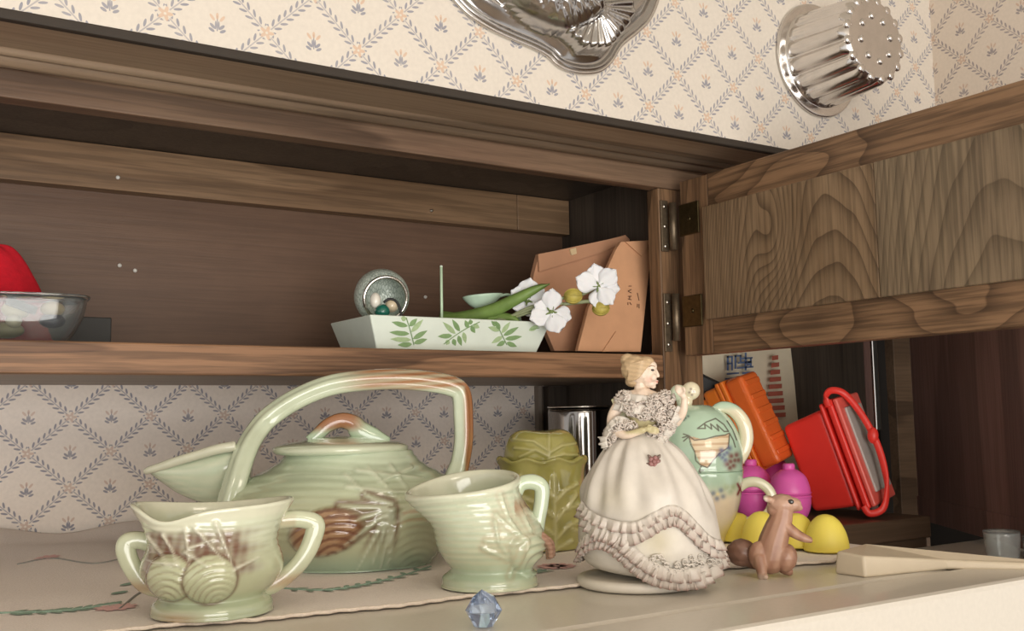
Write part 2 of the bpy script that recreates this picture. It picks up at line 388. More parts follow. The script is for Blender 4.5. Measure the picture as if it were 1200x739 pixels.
for z0, z1, in ((.199, .235), (.096, .131)):
    bm = bmesh.new(); box(bm, DX-.0022, DX-.0002, .826, .8575, z0, z1)
    h = obj('hinge_leaf', bm, M_brass, door, bev=.004, seg=3, label='aged brass hinge leaf')
    bm = bmesh.new(); ellipsoid(bm, (DX-.0024, .841, (z0+z1)/2), (.001, .0028, .0028)); obj('screw', bm, M_brass, h, True)
    bm = bmesh.new(); tube(bm, [(DX-.004, .8655, z0-.014), (DX-.004, .8655, z1+.004)], .0042, 12); obj('hinge_barrel', bm, M_hinge, h, True)
for py_, px_ in ((341, 920), (362, 1110)):
    p = on_x(px_, py_ + (28 if px_ == 920 else 0), DX)

# ---------------------------------------------------------------- recess right of the end panel
rec = thing('recess_shelf', 'dark wooden open recess right of the refrigerator, holding the red lunch box', 'shelf', loc=(0, 0, 0))
W_ledge = wood('ledge_wood', 0, L(60, 46, 36), L(92, 74, 58), L(108, 88, 70), 3, .06, seed=13, fine=.2)
boxobj('ledge', (.767, 1.075, .768, .998, -.150, -.125), W_ledge, rec, .002)
boxobj('apron', (.767, 1.075, .775, .795, -.42, -.1505), W_ledge, rec, .001)
boxobj('back_panel', (.823, 1.262, 1.0, 1.02, -.45, .289), W_dark, rec)
boxobj('back_strip', (1.2625, 1.276, .998, 1.02, -.45, .28), W_doordark, rec, .001)
boxobj('inner_side', (1.292, 1.312, 1.0, 1.2, -.45, .28), M_gap, rec)
boxobj('upright', (1.312, 1.352, .985, 1.02, -.45, .28), W_ledge, rec, .001)
boxobj('upright_edge', (1.353, 1.385, .992, 1.02, -.45, .28), simple('worn_edge_wood', L(112, 94, 80), .6, var=.15), rec, .001)
bm = bmesh.new(); box(bm, 1.2775, 1.2905, .996, 1.004, -.03, .28)
obj('metal_strip', bm, M_chrome, rec, bev=.002, label='bright chrome edge strip')
tag(boxobj('wall_right', (1.40, 1.46, .3, 1.19, -1.75, .62), M_gap), kind='structure')
D2 = np.array([.573, .82]); F2 = np.array([1.241, .905])
nrm = np.array([.82, -.573]); A = F2; B = F2-D2*.62
dd = thing('dark_door', 'plain dark reddish brown wooden door panel at the right edge', 'door', loc=(0, 0, 0))
bm = bmesh.new(); q = [A, B, B+nrm*.018, A+nrm*.018]
prism(bm, [(*p, -.15) for p in q], [(*p, .262) for p in q]); obj('door_board', bm, W_doordark, dd, bev=.0015)
bm = bmesh.new(); q = [A-nrm*.0012, B-nrm*.0012, B, A]
prism(bm, [(*p, -.150) for p in q], [(*p, -.118) for p in q]); obj('bottom_rail', bm, W_doordark, dd)

# ---------------------------------------------------------------- refrigerator
fr = thing('refrigerator', 'cream refrigerator whose top carries the pottery and the cloth', 'refrigerator', loc=(0, 0, -1.72))
def up(o): o.location.z += 1.72; return o
up(boxobj('cabinet', (-.12, .764, .485, 1.10, -1.70, FT), M_fridge, fr, .006))
up(boxobj('fridge_door', (-.12, .766, .427, .483, -1.66, FT+.0006), M_fridge, fr, .004, 'cream front door edge'))
bm = bmesh.new()
bot = [(.617, .525, FT), (.618, .498, FT), (.697, .486, FT), (.751, .434, FT), (.761, .437, FT), (.672, .541, FT)]
top = [(.619, .524, -.1035), (.620, .500, -.1045), (.697, .4875, -.1125), (.751, .4355, -.1158), (.760, .438, -.1145), (.671, .540, -.1035)]
prism(bm, bot, top)
up(obj('hinge_cover', bm, simple('cream_plastic', L(206, 192, 168), .45, var=.03), fr, bev=.005, seg=4, label='cream hinge cover block on the right front corner'))

# ---------------------------------------------------------------- embroidered cloth
HEM = [(-.10, .645), (.16, .626), (.235, .618), (.305, .617), (.375, .612), (.41, .604), (.46, .604), (.535, .600), (.575, .590), (.612, .560), (.655, .553), (.70, .556)]
hx = np.array([h[0] for h in HEM]); hy = np.array([h[1] for h in HEM])
def hem(x): return np.interp(x, hx, hy)+.0012*np.sin(x*420)
_hp = np.array([on_z(px, py, FT)[:2] for px, py in ((200, 736), (300, 730), (400, 719), (470, 713), (540, 703), (600, 697), (670, 690), (700, 684), (857, 667), (900, 665), (973, 661))])
hx = np.r_[-.115, _hp[:, 0], .75]; hy = np.r_[_hp[0, 1]+.012, _hp[:, 1], _hp[-1, 1]+.02]
def cloth_z(x, y):
    t = sstep(.80, 1.12, y); l = sstep(.42, .12, x)
    w_ = (np.sin(x*31+y*22+1.3*np.sin(y*17))+.6*np.sin(x*57-y*33))*.5
    return FT+.0012+.0006*np.maximum(0, np.sin(x*40+y*15))+(.0045*(w_+1))*(t*.8+.4*l*sstep(.70, .82, y))+.012*sstep(1.07, 1.125, y)*(1+.4*np.sin(x*23))*sstep(.5, .2, x)
nx, ny = 190, 110
gx = np.linspace(-.115, .75, nx); V = []
for j in range(ny):
    t = j/(ny-1)
    y = hem(gx)*(1-t)+1.124*t; V.append(np.stack([gx, y, cloth_z(gx, y)], 1))
V = np.concatenate(V); F = [(j*nx+i, j*nx+i+1, (j+1)*nx+i+1, (j+1)*nx+i) for j in range(ny-1) for i in range(nx-1)]
cl = meshobj('table_cloth', V, F, M_cloth, None, True); tag(cl, 'cream embroidered cloth spread over the refrigerator top under the pottery', 'cloth')
md = cl.modifiers.new('thick', 'SOLIDIFY'); md.thickness = .0009; md.offset = -1
bm = bmesh.new(); xs = np.linspace(-.11, .74, 420)
tube(bm, [(x, hem(x), FT+.0022) for x in xs], .0013, 6)
obj('lace_hem', bm, M_lace, cl, True)
M_thr = {n: simple(n+'_thread', c, .85, var=.15, scale=900) for n, c in (('green', L(140, 164, 146)), ('pink', L(226, 182, 178)), ('dark', L(140, 138, 132)))}
def cpt(px, py): p = on_z(px, py, FT); return np.array([p[0], p[1]])
def leafpatch(bm, c, d, ln, wd):
    d = np.array(d)/np.linalg.norm(d); s = np.array([-d[1], d[0]]); ring = []
    for t in np.linspace(0, 2*PI, 10, endpoint=False):
        q = c+d*math.cos(t)*ln+s*math.sin(t)*wd; ring.append(bm.verts.new((q[0], q[1], float(cloth_z(q[0], q[1]))+.0016)))
    bm.faces.new(ring)
def vinepath(pxs, n=24):
    return smooth_path([cpt(*p) for p in pxs], n)
def cup_z(p): return float(cloth_z(p[0], p[1]))
for pxs, leafs in (([(140, 718), (160, 702), (178, 692)], 0), ([(330, 694), (380, 696), (420, 690), (460, 681), (505, 668)], 1), ([(0, 724), (60, 722), (110, 716), (140, 712)], 1),
                   ([(20, 668), (60, 664), (110, 668), (140, 664)], 0), ([(575, 668), (600, 678), (640, 672)], 1)):
    P = vinepath(pxs, 60); bmv = bmesh.new(); tube(bmv, [(p[0], p[1], cup_z(p)+.0012) for p in P], .0009, 5)
    vo_ = obj('embroidered_vine', bmv, M_thr['dark'] if not leafs else M_thr['green'], cl, True)
    if leafs:
        bml = bmesh.new()
        for i in range(4, 58, 5):
            d = P[i+1]-P[i]
            for sgn in (-1, 1):
                dv = d/np.linalg.norm(d)+sgn*np.array([-d[1], d[0]])/np.linalg.norm(d); leafpatch(bml, P[i]+dv*.004, dv, .0055, .0022)
        tag(obj('embroidered_leaves', bml, M_thr['green'], vo_), kind='stuff')
for px, py in ((150, 690), (140, 700), (68, 720), (30, 724)):
    bml = bmesh.new(); leafpatch(bml, cpt(px, py), (1, .8), .008, .0035); obj('embroidered_leaf', bml, M_thr['green'], cl)
for cxp, cyp, n, r in ((652, 667, 11, .015), (135, 716, 9, .013), (55, 663, 8, .010), (858, 648, 8, .009)):
    c = cpt(cxp, cyp); bmp = bmesh.new()
    for i in range(n):
        a = 2*PI*i/n; leafpatch(bmp, c+r*.62*np.array([math.cos(a), math.sin(a)]), (math.cos(a), math.sin(a)), r*.46, r*.26)
    leafpatch(bmp, c, (1, 0), r*.4, r*.4); tag(obj('embroidered_flower', bmp, M_thr['pink'], cl, label='pink embroidered flower'), kind='stuff')

# ================================================================ pine cone pottery
G_PALE, G_GRN, G_OLV, BRN, BRN2, CRM = (s2l(c) for c in ((212, 218, 192), (180, 200, 172), (186, 190, 156), (104, 58, 38), (168, 116, 78), (224, 222, 200)))
def cone_relief(x, z, c, rx, rz, tilt, rows=7):
    ca, sa = math.cos(tilt), math.sin(tilt); X = ((x-c[0])*ca+(z-c[1])*sa)/rx; Z = (-(x-c[0])*sa+(z-c[1])*ca)/rz
    q = X*X+Z*Z; dome = np.sqrt(np.clip(1-q, 0, 1)); arcs = np.cos((np.hypot(X, (Z+.9)*1.0))*rows*2.6)*np.sin(X*2.2+Z)*.3+np.cos(np.hypot(X*1.1, Z+1.0)*rows*2.4)
    return dome, arcs*(q < 1), q
def ridges(x, z, per, ph=0): return np.sin(2*PI*(z+2.2*np.sin(x*.035+ph))/per)

# ---- teapot
fr_ = Fr(on_z(412, 657, CL)); k = fr_.k
tp = thing('teapot', 'large pale green pottery teapot with pine cone relief and tall arched basket handle', 'teapot', fr_, group='pine cone pottery')
TC = 412; TB = 658
def loc(px, py): return px-TC, TB-py
needles = [((452, 590), (415, 600)), ((452, 590), (418, 655)), ((453, 592), (434, 650)), ((455, 590), (443, 655)), ((457, 590), (451, 655)), ((450, 588), (400, 585)), ((455, 585), (428, 575)), ((452, 592), (405, 625)), ((405, 552), (440, 585)), ((408, 565), (500, 577)), ((430, 546), (465, 582)), ((455, 545), (478, 578)), ((478, 548), (440, 562)), ((418, 548), (492, 560))]
needles = [(loc(*a), loc(*b)) for a, b in needles]
def tp_rel(x, z, th, u):
    fr = (np.sin(th) < .2)*1.0; d = .6*ridges(x, z, 8.5)*sstep(20, 45, z)*sstep(128, 118, z)*(u > .1)*(u < .9)
    for (c, rx, rz, ti, rows) in ((loc(385, 612), 40, 26, .25, 9), (loc(484, 627), 34, 39, -.2, 12)):
        dome, arcs, q = cone_relief(x, z, c, rx, rz, ti, rows); d = d*np.where((q < 1)*fr > 0, .2, 1)+fr*(9*dome**.7+.8*arcs*dome)
    for a, b in needles: d = d+fr*3.0*needle(x, z, a, b, 2.2)
    return d*(u < .9)
def tp_paint(x, z, th, u):
    fr = (np.sin(th) < .2)*1.0
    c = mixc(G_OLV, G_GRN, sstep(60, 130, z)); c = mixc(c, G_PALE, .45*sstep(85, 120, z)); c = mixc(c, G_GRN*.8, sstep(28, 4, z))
    dome, arcs, q = cone_relief(x, z, loc(385, 612), 40, 26, .25, 9)
    c = mixc(c, BRN2, fr*.8*sstep(1.15, .6, q)); c = mixc(c, BRN, fr*.8*(q < 1.05)*sstep(.15, -.7, arcs)*sstep(1.1, .8, q))
    dome, arcs, q = cone_relief(x, z, loc(484, 627), 34, 39, -.2, 12)
    c = mixc(c, BRN2, fr*.5*(q < 1)*sstep(.1, -.9, arcs)*sstep(40, 60, z))
    nd = np.min([seg_d(x, z, a, b) for a, b in needles[:8]], 0); c = mixc(c, BRN, fr*.75*bump(nd-4.5, 3.0)*sstep(8, 50, z)*(nd < 12))
    nd2 = np.min([seg_d(x, z, a, b) for a, b in needles], 0); c = mixc(c, G_PALE, fr*.8*np.max([needle(x, z, a, b, 1.8) for a, b in needles], 0))
    return c
def tp_warp(X, Y, Z, th, u):
    e = 1+.26*np.exp(-((Z-72)/34.)**2)*(u < .9); return X*e-6*np.exp(-((Z-70)/50.)**2), Y, Z
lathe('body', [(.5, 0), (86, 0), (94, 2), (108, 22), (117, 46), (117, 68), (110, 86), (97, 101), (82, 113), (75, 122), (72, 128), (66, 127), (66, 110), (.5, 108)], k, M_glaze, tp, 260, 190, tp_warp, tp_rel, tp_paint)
def pot_paint_rim(x, z, th, u): return mixc(G_PALE, G_GRN, .5+.5*np.sin(x*.06))
LX = 400-TC
lid_o = lathe('lid', [(.5, 124), (60, 124.5), (76, 126), (79.5, 130), (78, 134), (68, 137.5), (46, 141), (28, 144), (.5, 146)], k, M_glaze, tp, 120, 50, None, lambda x, z, th, u: .5*np.sin(np.hypot(x, 0)*.5)*(u > .6), lambda x, z, th, u: mixc(mixc(G_PALE, G_GRN, .45), G_PALE, (z < 140)*.8*(z > 129)), cx=LX)
bm = bmesh.new(); tube(bm, np.array([(LX-36, -4, 140), (LX-28, -4, 147), (LX-16, -4, 158), (LX+0, -4, 164), (LX+14, -4, 160), (LX+22, -4, 151), (LX+38, -4, 143), (LX+56, -4, 137)])*k, np.array([5, 5, 5.5, 6, 7, 8.5, 8, 4])*k, 10, 30, (1.5, .8), up=(0, 1, 0))
me = obj('lid_knob', bm, M_glaze, lid_o, True, label='brown looped knob of the lid')
def vpaint(o, fn):
    me = o.data; co = np.zeros(len(me.vertices)*3, np.float32); me.vertices.foreach_get('co', co); co = co.reshape(-1, 3)
    a = me.color_attributes.new('paint', 'FLOAT_COLOR', 'POINT'); cc = np.ones((len(co), 4), np.float32); cc[:, :3] = fn(co[:, 0], co[:, 1], co[:, 2]); a.data.foreach_set('color', cc.ravel()); return o
vpaint(me, lambda x, y, z: mixc(G_GRN, mixc(BRN2, BRN, .3), sstep(147*k, 158*k, z)*sstep((LX+36)*k, (LX+12)*k, x)))
# basket handle: ridged band
H = [loc(*p) for p in ((276, 590), (284, 560), (293, 528), (303, 507), (318, 489), (348, 469), (385, 454), (425, 448), (470, 447), (510, 451), (534, 457), (543, 466), (545, 490), (545, 520), (541, 545), (534, 566))]
bm = bmesh.new(); ys = [-12]*len(H)
tube(bm, [(x*k, yy_*k, z*k) for (x, z), yy_ in zip(H, [-44, -38, -24, -8]+[0]*12)], np.array([13, 13, 12.5, 12, 12, 12, 12, 12, 12, 12, 12, 11.5, 11.5, 11, 11, 13])*k, 28, 110, (1.0, 1.0), up=(0, 1, 0), prof=lambda t: 1+.11*math.cos(5*t))
hd = obj('handle', bm, M_glaze, tp, True, label='arched handle, green with brown glaze on its right half')
def hd_paint(x, y, z):
    X = x/k+TC; Zp = TB-z/k
    b = sstep(385, 440, X)*1.0*sstep(464, 454, Zp); n = .5+.5*np.sin(Zp*.75+X*.06)
    edge = sstep(543, 549, X)*1.0; b = np.maximum(b*(.45+.55*n), edge)
    return mixc(mixc(G_PALE, G_GRN, .3), BRN2, np.clip(b, 0, 1))
vpaint(hd, hd_paint)
# beak spout: loft of ellipses
secs = [(-116, 140, 64, 32), (-130, 139, 74, 30), (-150, 136, 69, 30), (-172, 130, 73, 28), (-195, 123.5, 83, 24), (-212, 118, 95, 18), (-226, 114, 106, 10), (-232, 112, 110.5, 3)]
P = smooth_path(secs, 40); V = []; seg = 40
for x, zt, zb, hw in P:
    for j in range(seg):
        t = 2*PI*j/seg; zz = math.sin(t); wv = hw*math.cos(t)*(.55+.45*(zz*.5+.5))       # narrower towards the keel
        V.append((x+ (0 if zz < 0 else 0), wv, (zt+zb)/2+(zt-zb)/2*zz+.5*math.sin(j*2.2)))
F = [(i*seg+j, i*seg+(j+1) % seg, (i+1)*seg+(j+1) % seg, (i+1)*seg+j) for i in range(39) for j in range(seg)]+[tuple(range(seg))[::-1], tuple(range(39*seg, 40*seg))]
V = np.array(V)
spo = meshobj('spout', V*k, F, M_glaze, tp, True, mixc(G_PALE, G_GRN, .35+.25*np.sin(V[:, 2]*.9)))
bm = bmesh.new(); tube(bm, [(x*k, -hw*.80*k, (zt-2)*k) for x, zt, zb, hw in secs[1:]], np.array([6, 6, 5.5, 5.5, 5, 4.5, 4])*k, 10, 40)
vpaint(obj('spout_rim', bm, M_glaze, spo, True, label='pale raised rim along the spout'), lambda x, y, z: mixc(CRM, G_GRN, .2+0*x))

# ---- sugar bowl
fr_ = Fr(on_z(249, 716, CL)); k = fr_.k; SC = 249; SB = 718
sb = thing('sugar_bowl', 'pale green two handled pottery sugar bowl with brown pine cones at front left', 'sugar bowl', fr_, group='pine cone pottery')
def loc2(px, py): return px-SC, SB-py
nd_s = [(loc2(*a), loc2(*b)) for a, b in (((178, 626), (206, 656)), ((195, 622), (213, 652)), ((219, 616), (224, 655)), ((219, 640), (246, 656)), ((229, 615), (262, 652)), ((251, 610), (271, 658)), ((272, 660), (300, 650)), ((224, 636), (250, 627)), ((212, 652), (175, 650)))]
def sb_warp(X, Y, Z, th, u):
    t = sstep(70, 124, Z)
    lobes = -np.exp(-((np.mod(th-(-PI*.70)+PI, 2*PI)-PI)/.42)**2)*15+2.5*np.cos(2*th)-3*np.exp(-((np.mod(th-PI*.5+PI, 2*PI)-PI)/.8)**2)
    Z = Z+t*lobes
    return X*(1+.06*t), Y*(1-.20*t), Z
def sb_rel(x, z, th, u):
    fr = (np.sin(th) < .1)*1.0*(u < .60); d = .5*ridges(x, z, 7.5, 1)*sstep(60, 75, z)*(u < .6)*sstep(112, 104, z)
    for (c, rx, rz, ti, rows) in ((loc2(203, 669), 25, 27, -.1, 9), (loc2(246, 671), 29, 28, .35, 11)):
        dome, arcs, q = cone_relief(x, z, c, rx, rz, ti, rows); d = d*np.where(fr*(q < 1) > 0, .1, 1)+fr*(8*dome**.7+1.0*arcs*dome)
    for a, b in nd_s: d = d+fr*3.0*needle(x, z, a, b, 2.0)
    return d
def sb_paint(x, z, th, u):
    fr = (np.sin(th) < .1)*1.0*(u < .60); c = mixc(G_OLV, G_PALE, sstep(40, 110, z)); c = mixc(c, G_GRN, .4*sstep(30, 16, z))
    c = mixc(c, BRN2, .6*bump(x+38, 26)*sstep(16, 4, z))
    band = fr*sstep(106, 92, z)*sstep(42, 58, z)*sstep(-90, -66, x)*sstep(60, 22, x+6*np.sin(z*.3)); band = band*np.clip(.80+.14*np.sin(x*.17+z*.12)+.12*np.sin(x*.6-z*.1+1), 0, 1); c = mixc(c, BRN, .92*band)
    for (cc, rx, rz, ti, rows) in ((loc2(203, 669), 25, 27, -.1, 9), (loc2(246, 671), 29, 28, .35, 11)):
        dome, arcs, q = cone_relief(x, z, cc, rx, rz, ti, rows); c = mixc(c, G_OLV*1.05, fr*sstep(1.02, .9, q)); c = mixc(c, BRN, fr*.45*(q < 1)*sstep(-.3, -.95, arcs)*(.4+.6*sstep(30, -30, x-cc[0]))); c = mixc(c, BRN, fr*.7*bump(q-1.06, .14))
    nd = np.min([seg_d(x, z, a, b) for a, b in nd_s], 0); c = mixc(c, CRM*.92, fr*.9*np.max([needle(x, z, a, b, 1.8) for a, b in nd_s], 0))
    return mixc(c, CRM, sstep(.50, .53, u)*sstep(.62, .58, u)*.6)
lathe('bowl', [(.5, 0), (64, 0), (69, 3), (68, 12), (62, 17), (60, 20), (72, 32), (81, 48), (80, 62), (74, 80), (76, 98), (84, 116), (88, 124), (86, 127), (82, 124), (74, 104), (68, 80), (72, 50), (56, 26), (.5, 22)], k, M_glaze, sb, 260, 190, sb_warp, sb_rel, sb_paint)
for nm, pts in (('handle', [(320, 617), (348, 616), (367, 622), (367, 634), (358, 656), (342, 676), (318, 692), (296, 696)]), ('handle', [(182, 640), (166, 634), (153, 636), (151, 646), (158, 664), (172, 684), (192, 692)])):
    P = [loc2(*p) for p in pts]; y0 = 4 if pts[0][0] > 249 else 18
    bm = bmesh.new(); tube(bm, [(x*k, y0*k, z*k) for x, z in P], np.array([9, 9, 10, 10, 9.5, 9, 9.5, 10][:len(P)])*k, 16, 46, (1.15, .82), up=(0, 1, 0))
    vpaint(obj(nm, bm, M_glaze, sb, True), lambda x, y, z: mixc(mixc(G_PALE, G_OLV, .5), BRN2, .6*bump(z/k-30, 9)+.35*bump(z/k-100, 7)*(x/k < 95)))

# ---- creamer
fr_ = Fr(on_z(574, 685, CL)); k = fr_.k; CC = 574; CB = 686
cr = thing('creamer', 'pale green ribbed pottery cream jug, its wide lip pointing left', 'jug', fr_, group='pine cone pottery')
def loc3(px, py): return px-CC, CB-py
nd_c = [(loc3(*a), loc3(*b)) for a, b in (((587, 578), (597, 606)), ((597, 606), (615, 630)), ((582, 600), (613, 627)), ((581, 608), (584, 628)), ((584, 628), (596, 648)), ((570, 628), (612, 632)), ((608, 592), (622, 620)), ((614, 630), (604, 660)), ((610, 640), (597, 670)), ((567, 636), (595, 650)))]
def cr_warp(X, Y, Z, th, u):
    t = sstep(58, 120, Z); lip = np.exp(-((np.mod(th-PI+PI, 2*PI)-PI)/.85)**2)
    X = X-t*24-t*lip*12; Y = Y*(1-.05*t*lip)
    Z = Z+t*(-12*lip+5*np.cos(th)*(1-lip)+9*np.sin(th)-3)
    return X, Y, Z
def cr_rel(x, z, th, u):
    fr = (np.sin(th) < .1)*(u < .6); d = .42*np.sin(2*PI*(z-.10*x+3*np.sin(x*.03))/7.2)*sstep(30, 42, z)*(u < .57)*sstep(116, 108, z)
    dome, arcs, q = cone_relief(x, z, loc3(619, 648), 22, 27, .5, 7); d = d*np.where(fr*(q < 1) > 0, .1, 1)+fr*(8*dome**.7+1.5*arcs*dome)
    for a, b in nd_c: d = d+fr*2.6*needle(x, z, a, b, 1.9)
    return d
def cr_paint(x, z, th, u):
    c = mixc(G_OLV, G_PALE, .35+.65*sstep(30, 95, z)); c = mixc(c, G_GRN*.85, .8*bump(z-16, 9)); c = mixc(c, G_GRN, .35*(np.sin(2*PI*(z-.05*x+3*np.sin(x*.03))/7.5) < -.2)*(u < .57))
    c = mixc(c, BRN2*.8, .7*sstep(.1, .6, np.cos(th))*bump(z-92, 9)*(u < .57)*(x > 30))
    nd = np.min([seg_d(x, z, a, b) for a, b in nd_c], 0); fr = (np.sin(th) < .1)*(u < .6)
    c = mixc(c, BRN2, fr*.22*bump(nd-4, 2.5)); return mixc(c, CRM, .5*sstep(.53, .56, u)*sstep(.64, .6, u))
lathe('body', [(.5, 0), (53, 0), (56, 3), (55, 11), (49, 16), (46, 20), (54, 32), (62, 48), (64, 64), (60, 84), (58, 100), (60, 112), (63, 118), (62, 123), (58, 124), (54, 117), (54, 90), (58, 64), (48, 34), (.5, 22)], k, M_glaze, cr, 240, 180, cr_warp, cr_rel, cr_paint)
bm = bmesh.new(); P = [loc3(*p) for p in ((604, 585), (612, 571), (626, 568), (637, 574), (637, 590), (633, 610), (629, 626))]
tube(bm, [(x*k, 5*k, z*k) for x, z in P], np.array([8, 8, 8.5, 8.5, 8, 8, 9])*k, 14, 40, (1.1, .85), up=(0, 1, 0))
vpaint(obj('handle', bm, M_glaze, cr, True), lambda x, y, z: mixc(G_PALE, G_GRN, .55+0*x))
bm = bmesh.new(); P = [loc3(*p) for p in ((606, 592), (612, 606), (622, 620), (634, 630), (644, 640), (646, 655))]
for off in (-3, 0, 3): tube(bm, [((x+off*.6)*k, (-30+abs(off)+i*5)*k, (z+off*.5)*k) for i, (x, z) in enumerate(P)], np.array([1.6, 2.2, 3, 4, 4.5, 4])*k, 8, 30)
vpaint(obj('brown_needles', bm, M_glaze, cr, True, label='rose brown needle bundle beside the handle'), lambda x, y, z: mixc(s2l((150, 112, 92)), s2l((176, 140, 118)), .5+.5*np.sin(z/k*1.2)))

# ================================================================ blue crystal
fr_ = Fr(on_z(567, 733, FT+.0008), turn=.3); k = fr_.k
bm = bmesh.new(); n = 8
def rg(r, z, ph=0, s=1): return [bm.verts.new((r*math.cos(2*PI*(i+ph)/n)*k, r*math.sin(2*PI*(i+ph)/n)*k*.9, z*k)) for i in range(n)]
a = rg(12, 0); b = rg(22, 18, .5); c = rg(13, 34); d = bm.verts.new((-2*k, 0, 42*k))
bm.faces.new(a[::-1])
for i in range(n):
    j = (i+1) % n
    bm.faces.new((a[i], a[j], b[i])); bm.faces.new((a[j], b[j], b[i])); bm.faces.new((b[i], c[j], c[i])) ; bm.faces.new((b[i], b[j], c[j])); bm.faces.new((c[i], c[j], d))
gm = obj('crystal_gem', bm, simple('blue_crystal', L(196, 216, 248), .04, trans=.85, var=.1, scale=160, coat=.5)); gm.location = fr_.loc; gm.rotation_euler.z = fr_.rz
tag(gm, 'small pale blue faceted crystal at the front edge of the refrigerator', 'crystal')

# ================================================================ cabbage leaf jar
fr_ = Fr(on_z(637, 641, CL)); k = fr_.k
cj = thing('lettuce_jar', 'olive green glazed jar shaped like lettuce leaves, with its leafy lid', 'jar', fr_)
OG, OD, OL = s2l((194, 188, 112)), s2l((150, 146, 70)), s2l((224, 220, 160))
jseg = [((650, 556), (651, 640)), ((652, 584), (664, 572)), ((664, 572), (678, 566)), ((652, 606), (662, 594)), ((662, 594), (684, 588)), ((652, 626), (664, 614)), ((664, 614), (682, 606)), ((664, 594), (676, 578)), ((652, 638), (670, 630)), ((670, 616), (684, 622)),
        ((650, 580), (636, 568)), ((650, 602), (634, 588)), ((634, 588), (614, 580)), ((650, 622), (630, 608)), ((630, 608), (606, 604)), ((650, 638), (626, 626)), ((612, 556), (604, 640)), ((606, 600), (594, 584)), ((605, 622), (592, 610))]
jseg = [((a[0]-637, 641-a[1]), (b[0]-637, 641-b[1])) for a, b in jseg]
def vein(x, z, th):
    back = np.sin(th) > .1; tt = np.mod(th+PI/4, PI/2)-PI/4; X = tt*48
    vb = bump(X, 2.2)+.9*bump(np.mod(z-np.abs(X)*.85-6, 26)-13, 2.0)*sstep(30, 10, np.abs(X))
    vf = np.max([bump(seg_d(x, z, a, b), 1.7) for a, b in jseg], 0); return np.where(back, vb, vf)*sstep(96, 84, z)
def cj_rel(x, z, th, u): return (u < .62)*(2.6*vein(x, z, th)+.7*np.sin(x*.16+1)*np.cos(z*.13))
def cj_paint(x, z, th, u): v = vein(x, z, th); c = mixc(OG, OD, np.clip(.35+.45*np.sin(x*.16+1)*np.cos(z*.13)-v, 0, 1)*.7); return mixc(c, OL, np.clip(v*1.2, 0, 1)*.85)
lathe('jar_body', [(.5, 0), (40, 0), (44, 4), (48, 30), (50, 60), (50, 84), (52, 98), (55, 102), (52, 104), (47, 100), (45, 60), (40, 8), (.5, 6)], k, M_cabb, cj, 200, 120, lambda X, Y, Z, th, u: (X, Y, Z+2.2*np.sin(th*9)*sstep(90, 102, Z)), cj_rel, cj_paint)
lseg = [((645, 540), (646, 508)), ((645, 534), (630, 526)), ((630, 526), (606, 524)), ((645, 528), (628, 516)), ((628, 516), (604, 514)), ((646, 530), (660, 522)), ((660, 522), (676, 520)), ((646, 536), (662, 532)), ((662, 532), (678, 534)), ((630, 526), (612, 534))]
lseg = [((a[0]-637, 641-a[1]), (b[0]-637, 641-b[1])) for a, b in lseg]
def lid_vein(x, z): return np.max([bump(seg_d(x, z, a, b), 1.6) for a, b in lseg], 0)
def lid_warp(X, Y, Z, th, u): return X, Y, Z+1.6*np.cos(2*th-.5)*sstep(112, 134, Z)*sstep(4, 24, np.hypot(X, Y))
lathe('jar_lid', [(.5, 96), (40, 97), (44.5, 101), (45, 110), (42, 121), (36, 130), (27, 135), (15, 136), (.5, 135)], k, M_cabb, cj, 160, 80, lid_warp, lambda x, z, th, u: 3*lid_vein(x, z)*(u < .9)*(np.sin(th) < .4), lambda x, z, th, u: mixc(mixc(OG, OD, .35), OL, .55*np.clip(lid_vein(x, z), 0, 1)+.35*sstep(134, 142, z)))

# ================================================================ chrome tumbler behind
fr_ = Fr(on_z(681, 600, FT+.006)); k = fr_.k
tm = thing('chrome_tumbler', 'dark mirror finish metal tumbler behind the lettuce jar', 'cup', fr_)
lathe('cup', [(.5, 0), (33, 0), (35, 2), (36, 60), (36.5, 122), (36, 124), (34.5, 122), (34, 60), (33, 6), (.5, 5)], k, simple('smoked_chrome', L(150, 146, 142), .1, metal=1, var=.05), tm, 64, 40, smooth_prof=False)
bm = bmesh.new(); tube(bm, [(36.2*k*math.cos(t), 36.2*k*math.sin(t), 123*k) for t in np.linspace(0, 2*PI, 48, endpoint=False)], 1.2*k, 6, closed=True); obj('rim', bm, M_chrome, tm, True)

# ================================================================ porcelain lady figurine
fr_ = Fr(on_z(748, 684, FT+.0008)); k = fr_.k; FC = 748; FB = 684
fg = thing('lady_figurine', 'white bisque porcelain lady in a ruffled ball gown on a round stand', 'figurine', fr_)
CW, CY_, CR, CS, CH = s2l((212, 205, 194)), s2l((194, 182, 138)), s2l((146, 110, 98)), s2l((226, 206, 186)), s2l((198, 170, 132))
def f2(px, py): return px-FC, FB-py
lathe('base_disc', [(.5, 0), (70, 0), (72, 2), (72, 9), (70, 11), (40, 11.5), (22, 13), (.5, 13)], k, simple('white_base', L(220, 212, 198), .4, var=.04), fg, 96, 30, smooth_prof=False)
SK = [(.5, 10), (30, 10), (60, 12), (74, 20), (80, 34), (83, 48), (82, 66), (79, 84), (74, 102), (67, 120), (57, 138), (44, 156), (31, 168), (20, 175), (16, 178), (.5, 179)]
SKs = smooth_path(SK, 200)
def sk_c(z): return 17-10*np.clip(z/175, 0, 1)                      # the skirt leans: its centre moves with height
def sk_r(z):
    P = SKs[60:]; return np.interp(z, P[:, 1], P[:, 0])
